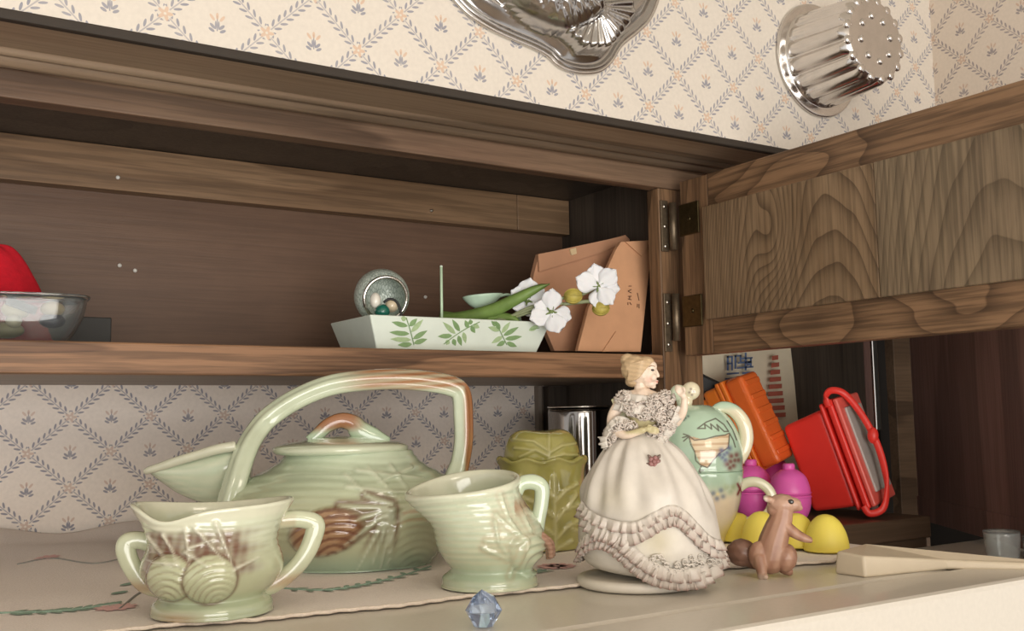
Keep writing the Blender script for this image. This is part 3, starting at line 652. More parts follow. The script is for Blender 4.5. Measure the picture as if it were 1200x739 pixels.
def sk_rel(x, z, th, u):
    f = sstep(8, 40, z)*sstep(178, 150, z)
    d = f*(2.6*np.sin(th*9+1.5*np.sin(z*.03)+.8)+1.5*np.sin(th*17+z*.02))*sstep(70, 110, z)
    d = d+4*f*bump(z-112-26*np.sin(th*1.5+2.6)*0, 16)*np.maximum(0, np.sin(th*3-.6))
    for cx_, cz_, r_ in ((-20, 82, 26), (35, 56, 18)): d = d-4*bump(np.hypot((x+17-cx_), z-cz_), r_)*(np.sin(th) < 0)
    return d
def sk_paint(x, z, th, u):
    c = mixc(CW, CW*.97, .5+.5*np.sin(th*9)); c = mixc(c, CY_, .55*bump(np.hypot(x-20, z-60), 22)*(np.sin(th) < 0))
    c = mixc(c, CY_, .22*bump(np.hypot(x+25, z-105), 20)*(np.sin(th) < 0)); return c
def sk_warp(X, Y, Z, th, u):
    low = sstep(40, 8, Z); fl = 9*np.cos(th-PI)*sstep(60, 15, Z)*0
    return X+sk_c(Z), Y*.92, Z+low*(7*np.cos(th-PI)-2*np.sin(th))
lathe('skirt', SK, k, M_bisque, fg, 220, 150, sk_warp, sk_rel, sk_paint)
def on_skirt(px, py):
    x, z = f2(px, py); c = sk_c(z); r = sk_r(max(z, 24)); q = np.clip((x-c)/r, -1, 1); return np.array([x, -.92*r*math.sqrt(1-q*q), z])
def ruffle(name, path, amp, h, waves, par, tip=CR, n=None, out=3.0, ctr=None, col=CW, label=None):
    # a pleated ribbon: its upper edge follows the path, its lower edge swings in and out
    P = smooth_path(path, n or waves*10); m = len(P); rows = 5; V = []; cols = []
    T = np.gradient(P, axis=0); T /= np.linalg.norm(T, axis=1)[:, None]+1e-9
    for r in range(rows):
        t = r/(rows-1)
        for i in range(m):
            c = np.array(ctr(P[i])) if ctr else np.array([sk_c(P[i][2]), 0, P[i][2]])
            nn = P[i]-c; nn[2] *= .3; nn /= np.linalg.norm(nn)+1e-9
            dn = np.cross(nn, T[i]); dn /= np.linalg.norm(dn)+1e-9
            if dn[2] > 0: dn = -dn
            ph = 2*PI*waves*i/m+.9*math.sin(i*.31)
            V.append(P[i]+nn*(out*(.4+t)+amp*t*math.sin(ph))+dn*h*(t-.25)+T[i]*amp*.55*t*math.sin(2*ph))
            cols.append(mixc(col, tip, (.95 if t > .85 else .5*t)*(.62+.38*math.sin(ph))))
    F = [(r*m+i, r*m+i+1, (r+1)*m+i+1, (r+1)*m+i) for r in range(rows-1) for i in range(m-1)]
    o = meshobj(name, np.array(V)*k, F, M_bisque, par, True, np.array(cols), label)
    md = o.modifiers.new('thick', 'SOLIDIFY'); md.thickness = .9*k; md.offset = 0; return o
def back_loop(p, q, n=7):       # close a ruffle round the unseen back of the skirt
    a0 = math.atan2(p[1], p[0]-sk_c(p[2])); a1 = math.atan2(q[1], q[0]-sk_c(q[2]))
    if a0 < 0: a0 += 2*PI
    a0 = a0 % (2*PI); a1 = a1 % (2*PI)
    if a0 > a1: a0 -= 2*PI
    return None
R1 = [(686, 588), (695, 597), (712, 604), (735, 608), (752, 606), (770, 596), (786, 590), (800, 596), (815, 612), (828, 626), (842, 634)]
R1b = [(683, 594), (696, 608), (714, 616), (738, 620), (755, 613), (772, 603), (788, 599), (801, 606), (815, 622), (830, 636), (845, 642)]
R2 = [(681, 648), (688, 634), (702, 626), (718, 626), (733, 636), (748, 650), (762, 660), (780, 666), (800, 668), (822, 665), (846, 654)]
R2b = [(683, 634), (694, 622), (708, 616), (724, 620), (740, 632), (755, 645), (772, 655), (792, 660), (815, 658), (846, 648)]
for nm, R_, a, h, wv in (('ruffle', R1b, 4.4, 15, 20), ('ruffle', R1, 4.0, 12, 19), ('ruffle', R2b, 4.2, 15, 21), ('ruffle', R2, 4.6, 15, 22)):
    pts = [on_skirt(*p) for p in R_]; e = pts[-1]; s0 = pts[0]; bk = []
    for i in range(1, 8):
        t = i/8; a_ = t*PI; z = e[2]*(1-t)+s0[2]*t; bk.append(np.array([sk_c(z)+math.cos(a_)*sk_r(max(z, 24)), .92*sk_r(max(z, 24))*math.sin(a_), z]))
    ruffle(nm, [*pts, *bk, pts[0]], a, h, wv*2, fg)
for cxp, cyp in ((785, 656), (800, 654), (815, 648), (832, 646), (770, 646), (700, 622), (715, 622), (842, 650)):        # lace knots between the bands
    bm = bmesh.new(); c = on_skirt(cxp, cyp)
    for i in range(9):
        q = on_skirt(cxp+random.uniform(-9, 9), cyp+random.uniform(-6, 6)); rr = random.uniform(2, 3)
        tube(bm, [((q[0]+rr*math.cos(t))*k, (q[1]-2)*k, (q[2]+rr*math.sin(t))*k) for t in np.linspace(0, 2*PI, 9, endpoint=False)], .8*k, 5, closed=True)
    o = obj('lace_curls', bm, M_bisque, fg, True); vpaint(o, lambda x, y, z: mixc(CW*1.1, CR, .08+0*x)); tag(o, kind='stuff')
# torso, neck, arms as one body
bm = bmesh.new(); B = lambda *p: tuple(np.array(p)*k)
def ch(pts, rs, n=None): chain(bm, [np.array(p)*k for p in pts], [r*k for r in rs], 2, n)
tx = lambda px, py, y=0: (*(f2(px, py)[0],), y, f2(px, py)[1])
ch([tx(757, 512), tx(757, 498), tx(759, 484), tx(759, 470)], [15, 17, 21, 17])
ellipsoid(bm, B(*tx(766, 480, -10)), B(13, 11, 11)); ellipsoid(bm, B(*tx(757, 467)), B(27, 15, 11))
ch([tx(757, 466), tx(757, 456), tx(757, 446)], [10, 7.2, 7.5])
ch([tx(735, 470, -2), tx(724, 488, -6), tx(722, 503, -12)], [8, 7, 6]); ch([tx(722, 503, -12), tx(738, 510, -24), tx(758, 505, -28)], [6, 5, 4])
ch([tx(782, 470, -2), tx(793, 486, -4), tx(798, 496, -8)], [8, 7, 6]); ch([tx(798, 496, -8), tx(806, 484, -14), tx(808, 470, -16)], [6, 5, 4])
# hands: palm, four fingers and a thumb each
for c, d in ((tx(764, 503, -29), (1, -.28)), (tx(806, 465, -17), (-.55, .85))):
    ellipsoid(bm, B(*c), B(4.4, 2.8, 3.6))
    for i, (ln, sp) in enumerate(((8, -3.2), (10, -1.1), (9.6, 1.1), (7.6, 3.2))):
        nx_, nz_ = -d[1], d[0]; s0 = np.array(c)+np.array([d[0]*3+nx_*sp, 0, d[1]*3+nz_*sp])
        ch([s0, s0+np.array([d[0]*ln*.6, -1, d[1]*ln*.6]), s0+np.array([d[0]*ln, 1.5, d[1]*ln])], [1.5, 1.4, 1.1], 9)
    s0 = np.array(c); ch([s0, s0+np.array([d[0]*2-d[1]*-4, -3, d[1]*2+4]), s0+np.array([d[0]*5-d[1]*-4, -3.5, d[1]*5+5])], [1.8, 1.6, 1.2], 9)
def body_paint(co):
    X, Zp = co[:, 0]/k+FC, FB-co[:, 2]/k
    c = mixc(CS, CY_*.95, sstep(478, 484, Zp)*sstep(734, 742, X)*sstep(782, 776, X)*sstep(512, 506, Zp)); return c
bake_blob('body', bm, M_bisque, fg, .9*k, 3, body_paint)
# head with face
bm = bmesh.new()
ellipsoid(bm, B(*tx(757, 435, 0)), B(17, 15.5, 17)); ellipsoid(bm, B(*tx(766, 440, -1)), B(12, 11, 14.5)); ellipsoid(bm, B(*tx(768, 450, -1)), B(8.5, 7.5, 5.5))
ellipsoid(bm, B(*tx(770, 430, -1)), B(8, 9, 8))
ch([tx(775.5, 433, -1), tx(778, 438.5, -1), tx(778.8, 441.5, -1)], [1.8, 1.9, 1.8], 8); ellipsoid(bm, B(*tx(776.5, 447, -1)), B(2.6, 4, 1.2)); ellipsoid(bm, B(*tx(776, 449.6, -1)), B(2.4, 3.6, 1.3)); ellipsoid(bm, B(*tx(772.5, 453.5, -1)), B(3.4, 4, 3))
ellipsoid(bm, B(*tx(772, 443, -8)), B(5, 4, 5)); ellipsoid(bm, B(*tx(752, 440, -14.5)), B(3, 1.6, 4.5))
hdo = bake_blob('head', bm, M_bisque, fg, .7*k, 2, lambda co: mixc(mixc(CS, s2l((232, 170, 150)), .5*bump(np.hypot(co[:, 0]/k+FC-768, FB-co[:, 2]/k-445), 4)), s2l((190, 110, 98)), bump(np.hypot((co[:, 0]/k+FC-777.5), (FB-co[:, 2]/k-448.2)*1.6), 2.2)))
M_eye = simple('painted_eye', L(60, 50, 46), .4)
bm = bmesh.new(); ellipsoid(bm, B(*tx(772, 434.5, -9.2)), B(2.4, 1.3, 1.3)); obj('eye', bm, M_eye, hdo, True, label='dark painted eye')
bm = bmesh.new(); tube(bm, [B(*tx(768, 430.5, -10)), B(*tx(771.5, 429.2, -9.6)), B(*tx(775, 430.2, -7.6))], .5*k, 5, 8); obj('eyebrow', bm, simple('brow', L(150, 118, 90), .5), hdo, True)
bm = bmesh.new()
ellipsoid(bm, B(*tx(752, 432, 1)), B(18, 17.5, 17)); ellipsoid(bm, B(*tx(764, 424, 0)), B(11, 13, 7)); ellipsoid(bm, B(*tx(743, 421, 3)), B(9, 9, 8)); ellipsoid(bm, B(*tx(748, 447, 3)), B(9, 12, 7))
for i in range(7):
    a_ = i*.32; ch([tx(772-i*1.2, 424+i*1.2, -6-i*1.2), tx(760-i, 424+i*3.2, -15-i*.3), tx(746-i*.5, 428+i*3, -13)], [1.5, 2, 1.6], 12)
bake_blob('hair', bm, M_bisque, fg, .8*k, 1, lambda co: mixc(CH, CH*.84, .5+.5*np.sin(co[:, 2]/k*1.2+co[:, 0]/k*.25)), label='sandy brown pinned up hair')
# collar, sleeves
def torc(cx_, cz_): return lambda p: (cx_, 0, cz_)
def ringpath(px, py, rx, ry, tilt=0, n=14): x, z = f2(px, py); return [np.array([x+rx*math.cos(t), ry*math.sin(t), z+tilt*math.cos(t)]) for t in np.linspace(0, 2*PI, n)]
x0, z0 = f2(757, 470)
def curls(name, zones, label=None):
    # hand-looped porcelain lace: petal loops scattered over a padded band
    bm = bmesh.new()
    for c, r, cnt in zones:
        c = np.array(c, float); r = np.array(r, float); ellipsoid(bm, c*k, r*.80*k)
        for i in range(cnt):
            d = rng.normal(size=3); d[1] = -abs(d[1]) if rng.random() < .8 else d[1]; d /= np.linalg.norm(d); q = c+d*r
            n_ = d/r; n_ /= np.linalg.norm(n_); a_ = np.cross(n_, rng.normal(size=3)); a_ /= np.linalg.norm(a_); b_ = np.cross(n_, a_); rr = rng.uniform(1.9, 3.3); ph = rng.uniform(0, 6)
            pts = [(q+n_*(1.1*math.cos(3*t+ph)+.6)+rr*(math.cos(t)*a_+math.sin(t)*b_))*k for t in np.linspace(0, 2*PI, 11, endpoint=False)]
            tube(bm, pts, .95*k, 5, closed=True)
    o = vpaint(obj(name, bm, M_bisque, fg, True, label=label), lambda x, y, z: mixc(CW*1.05, CR*1.2, .22+.22*np.sin(x/k*1.3+z/k*1.7))); return tag(o, kind='stuff')
for py, rx, ry, h, t_ in ((466, 22, 18, 9, -3), (478, 30, 22, 11, -6)):
    ruffle('collar_ruffle', ringpath(757, py, rx, ry, t_), 4.0, h, 13, fg, tip=CW*.92, ctr=torc(x0, z0), out=2)
def zz(px, py, y): x, z = f2(px, py); return (x, y, z)
curls('lace_collar', [(zz(738, 468, -6), (11, 10, 9), 34), (zz(748, 478, -16), (11, 8, 9), 34), (zz(760, 482, -19), (12, 7, 10), 36), (zz(774, 476, -16), (12, 9, 12), 40), (zz(786, 468, -6), (10, 10, 9), 30), (zz(779, 490, -14), (10, 9, 9), 30)])
curls('lace_sleeve', [(zz(732, 501, -14), (11, 9, 9), 34), (zz(722, 510, -12), (9, 9, 10), 28), (zz(718, 522, -10), (6, 7, 7), 18), (zz(744, 500, -18), (7, 6, 6), 16)])
curls('lace_sleeve', [(zz(786, 500, -12), (10, 9, 11), 32), (zz(778, 512, -14), (9, 8, 10), 26), (zz(793, 486, -10), (8, 8, 9), 22), (zz(768, 506, -18), (6, 6, 7), 14)])
for pts in ([(742, 493), (730, 490), (720, 498), (715, 510), (716, 524)], [(800, 478), (793, 494), (784, 508), (774, 518), (766, 520)]):
    P = [np.array([f2(*p)[0], -16-2*i, f2(*p)[1]]) for i, p in enumerate(pts)]; mx_, mz_ = np.mean([p[0] for p in P]), np.mean([p[2] for p in P])
    ruffle('sleeve_ruffle', P, 3.6, 9, 7, fg, tip=CW*.9, ctr=lambda p, a=mx_+ (8 if pts[0][0] < 757 else -8), b=mz_: (a, 0, b), out=2)
bm = bmesh.new(); pts = [f2(*p) for p in ((722, 468), (734, 463), (742, 480), (740, 496), (731, 494))]
prism(bm, [B(x, -2, z) for x, z in pts], [B(x, 5, z) for x, z in pts]); vpaint(obj('folded_fan', bm, M_bisque, fg, bev=.8*k, label='pale yellow green folded piece at the shoulder'), lambda x, y, z: mixc(s2l((206, 204, 156)), CW, .2+0*x))
c = on_skirt(770, 540); bm = bmesh.new()
for i in range(5):
    a_ = 2*PI*i/5; ellipsoid(bm, B(c[0]+4.2*math.cos(a_), c[1]-1.5, c[2]+4.2*math.sin(a_)), B(3.6, 1.6, 3.6), sub=1)
ellipsoid(bm, B(c[0], c[1]-2.5, c[2]), B(3, 2, 3), sub=1)
for a_ in (.9, 2.2, 3.6, 5.3): ellipsoid(bm, B(c[0]+9*math.cos(a_), c[1]-.5, c[2]+7*math.sin(a_)), B(3.4, 1, 2), rot=Matrix.Rotation(-a_, 3, 'Y'), sub=1)
vpaint(obj('rose', bm, M_bisque, fg, True, label='small dusky pink rose on the skirt'), lambda x, y, z: mixc(s2l((150, 104, 100)), s2l((110, 96, 84)), sstep(6, 8, np.hypot(x/k-c[0], z/k-c[2]))))

# ================================================================ squirrel
fr_ = Fr(on_z(898, 674, FT+.0008)); k = fr_.k; QC, QB = 898, 676
sq = thing('squirrel_figurine', 'small brown ceramic squirrel sitting up right of the porcelain lady', 'figurine', fr_)
def q3(px, py, y=0): return np.array([px-QC, y, QB-py])
bm = bmesh.new()
ellipsoid(bm, q3(903, 655)*k, B(22, 17, 19)); ch([q3(903, 656), q3(907, 640), q3(912, 625), q3(917, 612), q3(920, 600)], [19, 18, 16, 14, 12])
ellipsoid(bm, q3(919, 594)*k, B(18, 13, 13)); ellipsoid(bm, q3(931, 594)*k, B(11, 9, 9)); ch([q3(930, 596), q3(937, 597), q3(940, 598)], [7, 5, 3])
ellipsoid(bm, q3(911, 600)*k, B(10, 10, 8))
for sy in (-8, 8): ch([q3(906, 588, sy), q3(902, 587, sy*1.1), q3(900, 586, sy*1.2)], [4, 3.4, 2.2], 8)
ellipsoid(bm, q3(920, 655, -6)*k, B(14, 11, 16)); ellipsoid(bm, q3(922, 655, 8)*k, B(13, 10, 16))
ellipsoid(bm, q3(890, 652, -9)*k, B(12, 9, 17))
ch([q3(891, 655, -13), q3(893, 668, -17), q3(894, 675, -19)], [8, 6.5, 5.2]); ch([q3(892, 673.5, -18), q3(897, 674, -23)], [4.6, 3.6])
ch([q3(918, 669, 6), q3(924, 671.5, 2)], [6, 5])
for sy in (-6, 7): ch([q3(921, 617, sy), q3(930, 625, sy-1), q3(940, 631, sy-2), q3(949, 634, sy-3)], [7, 6.4, 5, 3.2])
def sq_paint(co):
    X, Zp = co[:, 0]/k+QC, QB-co[:, 2]/k; c = mixc(s2l((158, 116, 94)), s2l((176, 136, 112)), .5+.5*np.sin(X*.5+Zp*.15))
    c = mixc(c, s2l((196, 162, 140)), .5*sstep(604, 590, Zp)); c = mixc(c, s2l((208, 186, 168)), .8*sstep(668, 676, Zp)*sstep(-14*k, -18*k, co[:, 1]))
    return mixc(c, s2l((222, 206, 190)), .9*sstep(905, 901, X)*sstep(596, 590, Zp))
bake_blob('body', bm, M_matpaint, sq, .9*k, 4, sq_paint)
bm = bmesh.new(); ch([q3(892, 664, 6), q3(882, 656, 8), q3(871, 650, 8), q3(864, 650, 8)], [8, 14, 16, 12]); ellipsoid(bm, q3(872, 657, 8)*k, B(17, 13, 11))
bake_blob('tail', bm, M_matpaint, sq, 1.0*k, 4, lambda co: mixc(s2l((118, 84, 68)), s2l((132, 98, 82)), .5+.5*np.sin(co[:, 2]/k*.6)), label='darker brown bushy tail')
for y_, nm in ((-9.2, 'eye'), (9.2, 'eye')):
    bm = bmesh.new(); ellipsoid(bm, q3(929, 590, y_)*k, B(3.9, 2, 3)); e = obj(nm, bm, simple('black_gloss_eye', L(24, 18, 16), .1, coat=1), sq, True, label='glossy black eye')

# ================================================================ tea set: nesting teapot on its cup
fr_ = Fr(on_z(822, 634, CL)); k = fr_.k; UC, UB = 822, 636
cp = thing('tea_cup', 'cream and mint ceramic cup with printed flowers, under its nesting teapot', 'cup', fr_)
MINT, CRE, YEL = s2l((178, 204, 180)), s2l((226, 216, 186)), s2l((226, 208, 142))
def dots(x, z, pts, r): return np.max([bump(np.hypot(x-a, z-b), r) for a, b in pts], 0)
def cp_paint(x, z, th, u):
    fr = (np.sin(th) < .1); c = mixc(YEL, CRE, sstep(8, 30, z)); c = mixc(c, s2l((228, 206, 186)), .6*bump(z-42, 16)); c = mixc(c, MINT, sstep(50, 72, z))
    X, Zp = x+UC, UB-z
    c = mixc(c, s2l((104, 118, 140)), fr*.85*dots(X, Zp, ((837, 577), (846, 574), (841, 583), (848, 581)), 3.2)); c = mixc(c, s2l((232, 216, 160)), fr*dots(X, Zp, ((842, 578),), 1.8))
    c = mixc(c, s2l((158, 172, 130)), fr*.8*dots(X, Zp, ((856, 576), (860, 571), (853, 571), (824, 574)), 4))
    m = np.min([seg_d(X, Zp, (865, 568), (871, 580)), seg_d(X, Zp, (871, 568), (865, 580))], 0); return mixc(c, s2l((128, 36, 48)), fr*bump(m, 1.7))
lathe('cup_body', [(.5, 0), (26, 0), (29, 2), (31, 8), (40, 26), (47, 48), (50, 68), (51.5, 80), (49.5, 81), (47, 66), (38, 28), (.5, 8)], k, M_glazepaint, cp, 260, 150, None, None, cp_paint)
bm = bmesh.new(); P = [(864, 576), (876, 568), (890, 568), (902, 578), (904, 594), (896, 606), (880, 612), (860, 616)]
tube(bm, [((x-UC)*k, -6*k, (UB-z)*k) for x, z in P], 4.6*k, 12, 40, (1.3, .9), up=(0, 1, 0)); vpaint(obj('handle', bm, M_glazepaint, cp, True), lambda x, y, z: mixc(CRE, MINT, .25*sstep(40*k, 66*k, z)))
t2 = thing('tea_pot_nesting', 'mint green painted teapot with drawn striped figure, stacked on its cup', 'teapot', fr_); t2.location.z += 82*k
TB2 = UB-82
stroke = [[(812, 512), (818, 517), (830, 516), (842, 513), (853, 512), (858, 510)], [(812, 512), (814, 522), (818, 530), (819, 540), (824, 545), (832, 548)], [(832, 548), (838, 540), (846, 532), (856, 526), (858, 510)],
          [(812, 512), (806, 510)], [(812, 512), (805, 514)], [(812, 513), (806, 518)], [(825, 546), (822, 552), (826, 556)], [(822, 552), (827, 551)],
          [(822, 504), (832, 497), (843, 493), (852, 500), (857, 508)], [(822, 504), (831, 504), (830, 499), (838, 505), (837, 499), (846, 507), (844, 500), (852, 508), (857, 508)], [(858, 510), (862, 518), (864, 526)], [(856, 496), (862, 506), (866, 518)]]
dress = [(812, 512), (830, 517), (858, 510), (856, 526), (838, 540), (832, 548), (824, 545), (818, 530)]
def inpoly(x, z, poly):
    r = np.zeros(x.shape, bool); j = len(poly)-1
    for i in range(len(poly)):
        (xi, zi), (xj, zj) = poly[i], poly[j]
        r ^= ((zi > z) != (zj > z)) & (x < (xj-xi)*(z-zi)/(zj-zi+1e-9)+xi); j = i
    return r
def tp2_paint(x, z, th, u):
    fr = (np.sin(th) < .1); X, Zp = x+UC, TB2-z; c = mixc(MINT, MINT*1.08, sstep(20, 70, z))
    ins = fr & inpoly(X, Zp, dress); c = np.where(ins[..., None], mixc(s2l((226, 208, 176)), s2l((188, 152, 116)), .7*(np.sin(Zp*.85+.02*X) > .45)), c)
    d = np.min([seg_d(X, Zp, s[i], s[i+1]) for s in stroke for i in range(len(s)-1)], 0); c = mixc(c, s2l((84, 70, 62)), fr*.85*sstep(1.15, .4, d))
    c = mixc(c, s2l((92, 98, 130)), fr*.9*dots(X, Zp, ((848, 529), (854, 532), (849, 537), (857, 527), (846, 534), (852, 540), (851, 534)), 3.4))
    c = mixc(c, s2l((120, 62, 62)), fr*.9*dots(X, Zp, ((859, 536), (863, 541), (858, 542), (865, 535), (861, 547), (854, 545), (857, 549), (867, 541)), 3.8))
    return mixc(c, s2l((70, 84, 84)), fr*.8*dots(X, Zp, ((809, 492), (812, 490), (807, 494)), 1.6))
lathe('pot_body', [(.5, 0), (48, 0), (51, 2), (51, 6), (52, 16), (51, 30), (47, 45), (40, 59), (30, 69), (18, 75), (10, 77), (.5, 77.5)], k, M_glazepaint, t2, 340, 240, None, None, tp2_paint)
bm = bmesh.new(); P = [(838, 488), (850, 480), (864, 484), (875, 498), (878, 516), (874, 532), (866, 546)]
tube(bm, [((x-UC)*k, -2*k, (TB2-z)*k) for x, z in P], np.array([4, 5, 6, 6.5, 6.5, 6, 5])*k, 12, 44, (1.3, .9), up=(0, 1, 0)); vpaint(obj('handle', bm, M_glazepaint, t2, True), lambda x, y, z: mixc(CRE, MINT, sstep(68*k, 76*k, z)))
bm = bmesh.new(); 
for px, py, r in ((795, 462, 10), (810, 460, 11)): ellipsoid(bm, B(px-UC+6, -2, TB2-py), B(r, r*.7, r), sub=3)
ellipsoid(bm, B(-14, -2, 81), B(10, 8, 10), sub=2)
def knob_paint(co): X, Zp = co[:, 0]/k+UC-6, TB2-co[:, 2]/k; return mixc(mixc(CRE, MINT, .6*sstep(804, 796, X)), s2l((104, 84, 84)), .9*dots(X, Zp, ((810, 458), (808, 462), (813, 461), (811, 465)), 1.4)*(co[:, 1] < 0))
bake_blob('lid_knob', bm, M_glazepaint, t2, .9*k, 3, knob_paint, label='cream heart shaped lid knob with a tiny printed insect')

# ================================================================ eggs
M_yel = simple('yellow_plastic', L(240, 222, 98), .45, var=.02, sss=.1)
M_pink = simple('pink_plastic', L(252, 112, 200), .35, var=.03, sss=.1); M_mag = simple('magenta_plastic', L(214, 60, 140), .4, var=.03)
EGG = [(.5, 1), (23.5, .6), (24.6, 0), (25, 1.2), (24.2, 10), (21.5, 21), (16.5, 31), (10, 37.5), (4, 40), (.5, 40.4)]
def egg(px, py, z, rad, lab, turn):
    f = Fr(on_z(px, py, z)); k_ = f.k*rad/24
    e = thing('plastic_egg_half', lab, 'egg', f, group='yellow plastic egg halves')
    lathe('egg_shell', EGG, k_, M_yel, e, 48, 40, smooth_prof=True)
    bm = bmesh.new(); tube(bm, [(24.9*k_*math.cos(t), 24.9*k_*math.sin(t), 1.6*k_) for t in np.linspace(0, 2*PI, 48, endpoint=False)], .7*k_, 5, closed=True); obj('egg_rim', bm, M_yel, e, True)
egg(969, 645, CL, 25, 'yellow plastic egg half nearest the cream hinge cover', 0)
egg(934, 640, CL+.001, 23, 'yellow plastic egg half directly behind the raised squirrel arm', 0)
egg(893, 638, CL+.001, 23, 'yellow plastic egg half behind the squirrel back', 0)
egg(866, 633, CL+.001, 19, 'yellow plastic egg half beside the foot of the cup', 0)
def pink(px, py, lab, m, s=1.0, y=None, z=-.125):
    f = Fr(on_z(px, py, z) if y is None else on_y(px, py, y)); k_ = f.k*s
    if y is not None: f.loc.z = z+.0004
    e = thing('pink_egg_bottle', lab, 'container', f, group='pink egg shaped containers')
    lathe('lower_half', [(.5, 0), (14, 1), (21, 8), (25, 20), (25.5, 33)], k_, m, e, 48, 20); lathe('upper_half', [(25.5, 33.5), (24.5, 44), (20, 56), (12, 63), (8, 64.5), (.5, 65)], k_, m, e, 48, 20)
    lathe('cap', [(.5, 64), (7.2, 64), (7.6, 65), (7.4, 71), (6.6, 72), (.5, 72)], k_, m, e, 32, 12, smooth_prof=False)
    for zz in (31, 36):
        bm = bmesh.new(); tube(bm, [(25.8*k_*math.cos(t), 25.8*k_*math.sin(t), zz*k_) for t in np.linspace(0, 2*PI, 48, endpoint=False)], .8*k_, 6, closed=True); obj('seam_ring', bm, m, e, True)
pink(927, 611, 'bright pink egg shaped plastic container beside the red box', M_pink, .94)
pink(882, 607, 'pink egg shaped plastic container behind the tea cup handle', M_pink, .95)
pink(905, 597, 'dark magenta egg shaped container between the two pink ones', M_mag, .95)

# ================================================================ red lunch box
fr_ = Fr(on_z(968, 605, -.1245)); k = fr_.k
rb = thing('red_box', 'red plastic lunch box with translucent white lid and strap, leaning right', 'lunch box', fr_)
M_red = simple('red_plastic', L(255, 66, 56), .38, var=.03, sss=.05); M_lidw = simple('milky_lid', L(196, 192, 184), .3, var=.04); M_redtr = simple('red_edge', L(255, 112, 100), .3)
roll = Matrix.Rotation(math.radians(-17), 4, 'Y'); yaw = Matrix.Rotation(math.radians(-23), 4, 'Z')
# local box axes: a = from bottom to lid, w = width, h = height; tilt about the line of sight
XB = Matrix.Translation(Vector((-2*k, 6*k, -1*k))) @ roll @ yaw
def rbox(name, a0, a1, w0, w1, h0, h1, m, bev, par=rb, label=None):
    bm = bmesh.new(); box(bm, a0*k, a1*k, w0*k, w1*k, h0*k, h1*k); bmesh.ops.transform(bm, matrix=XB, verts=bm.verts)
    return obj(name, bm, m, par, bev=bev*k, seg=4, label=label)
def rtaper(name, a0, a1, s0, s1, m, bev):
    (w0, h0, W0, H0), (w1, h1, W1, H1) = s0, s1; bm = bmesh.new()
    prism(bm, [(a0*k, x*k, z*k) for x, z in ((w0, h0), (W0, h0), (W0, H0), (w0, H0))], [(a1*k, x*k, z*k) for x, z in ((w1, h1), (W1, h1), (W1, H1), (w1, H1))])
    bmesh.ops.transform(bm, matrix=XB, verts=bm.verts); return obj(name, bm, m, rb, bev=bev*k, seg=4)
rtaper('tub', -14, 42, (4, 8, 58, 114), (0, 2, 62, 120), M_red, 6)
rbox('flange', 42, 47, -4, 66, -2, 126, M_red, 2.5)
rbox('flange', 51, 59, -5, 67, -3, 128, M_red, 3)
rbox('lid_rim', 60, 66, -4, 66, -2, 127, M_redtr, 2.5)
rbox('lid_panel', 65, 68.5, 8, 58, 12, 114, M_lidw, 2, label='milky white lid panel')
def XP(a, w_, h): return XB @ Vector((a*k, w_*k, h*k))
bm = bmesh.new(); pth = [(55, -7, 120), (55, -5, 132), (61, 4, 137), (71, 14, 127), (81, 18, 92), (84, 18, 54), (80, 12, 16), (71, 2, -6), (57, -6, -8), (53, -7, 2)]
tube(bm, [XP(*p) for p in pth], 2.6*k, 10, 70, (1, 1.6)); st = obj('strap', bm, M_red, rb, True, label='thin red carrying strap looped over the lid')
bm = bmesh.new(); c = XP(83, 18, 74); ellipsoid(bm, c, B(6.5, 5, 10)); bm2 = obj('strap_clasp', bm, M_red, st, True)

# ================================================================ orange case, black tool, paper bag with print
fr_ = Fr(on_y(863, 489, .928)); k = fr_.k
oc = thing('orange_case', 'bright orange ribbed plastic case leaning between the sign and the red box', 'case', fr_)
M_or = simple('orange_plastic', L(255, 138, 52), .35, var=.03); 
m, nt, b = newmat('clear_orange'); b.inputs['Base Color'].default_value = L(255, 124, 58); b.inputs['Transmission Weight'].default_value = .1; b.inputs['Roughness'].default_value = .14; M_orc = m
bump_to(nt, b, nz_tex(nt, mapping(nt), 90).outputs[0], .3, .002)
XO = Matrix.Translation(Vector((8*k, 0, -8*k))) @ Matrix.Rotation(math.radians(-23), 4, 'Y').inverted() @ Matrix.Rotation(math.radians(-28), 4, 'Z')
XO = Matrix.Translation(Vector((8*k, 0, -8*k))) @ Matrix.Rotation(math.radians(-22), 4, 'Y') @ Matrix.Rotation(math.radians(-28), 4, 'Z')
def obx(name, d, m, bev, par=oc, label=None):
    bm = bmesh.new(); box(bm, *[v*k for v in d]); bmesh.ops.transform(bm, matrix=XO, verts=bm.verts); return obj(name, bm, m, par, bev=bev*k, seg=3, label=label)
obx('case_back', (-26, -4, -16, 28, -54, 52), M_or, 5)
obx('rim', (-5, 0, -18, 30, -57, 55), M_or, 1.5); obx('rim', (1, 6, -18, 30, -57, 55), M_or, 1.5)
cov = obx('clear_cover', (6, 30, -16, 28, -55, 53), M_orc, 5, label='translucent orange cover')
for i in range(6): obx('cover_rib', (29, 31.5, -12, 24, -46+i*17, -40+i*17), M_orc, 1)
for h0 in (-40, 18): obx('latch', (-36, -20, -14, 20, h0, h0+26), M_or, 3)
bm = bmesh.new(); ellipsoid(bm, B(-2, 6, -34), B(24, 16, 16)); obj('round_grip', bm, M_or, oc, True)
fr_ = Fr(on_y(832, 456, .966)); k = fr_.k
bt = thing('kitchen_tool', 'black plastic tool bar lying behind the orange case', 'tool', fr_)
bm = bmesh.new(); prism(bm, [B(*p) for p in ((-22, -6, 26), (30, -6, -2), (30, -6, -22), (-22, -6, -16))], [B(*p) for p in ((-22, 8, 26), (30, 8, -2), (30, 8, -22), (-22, 8, -16))])
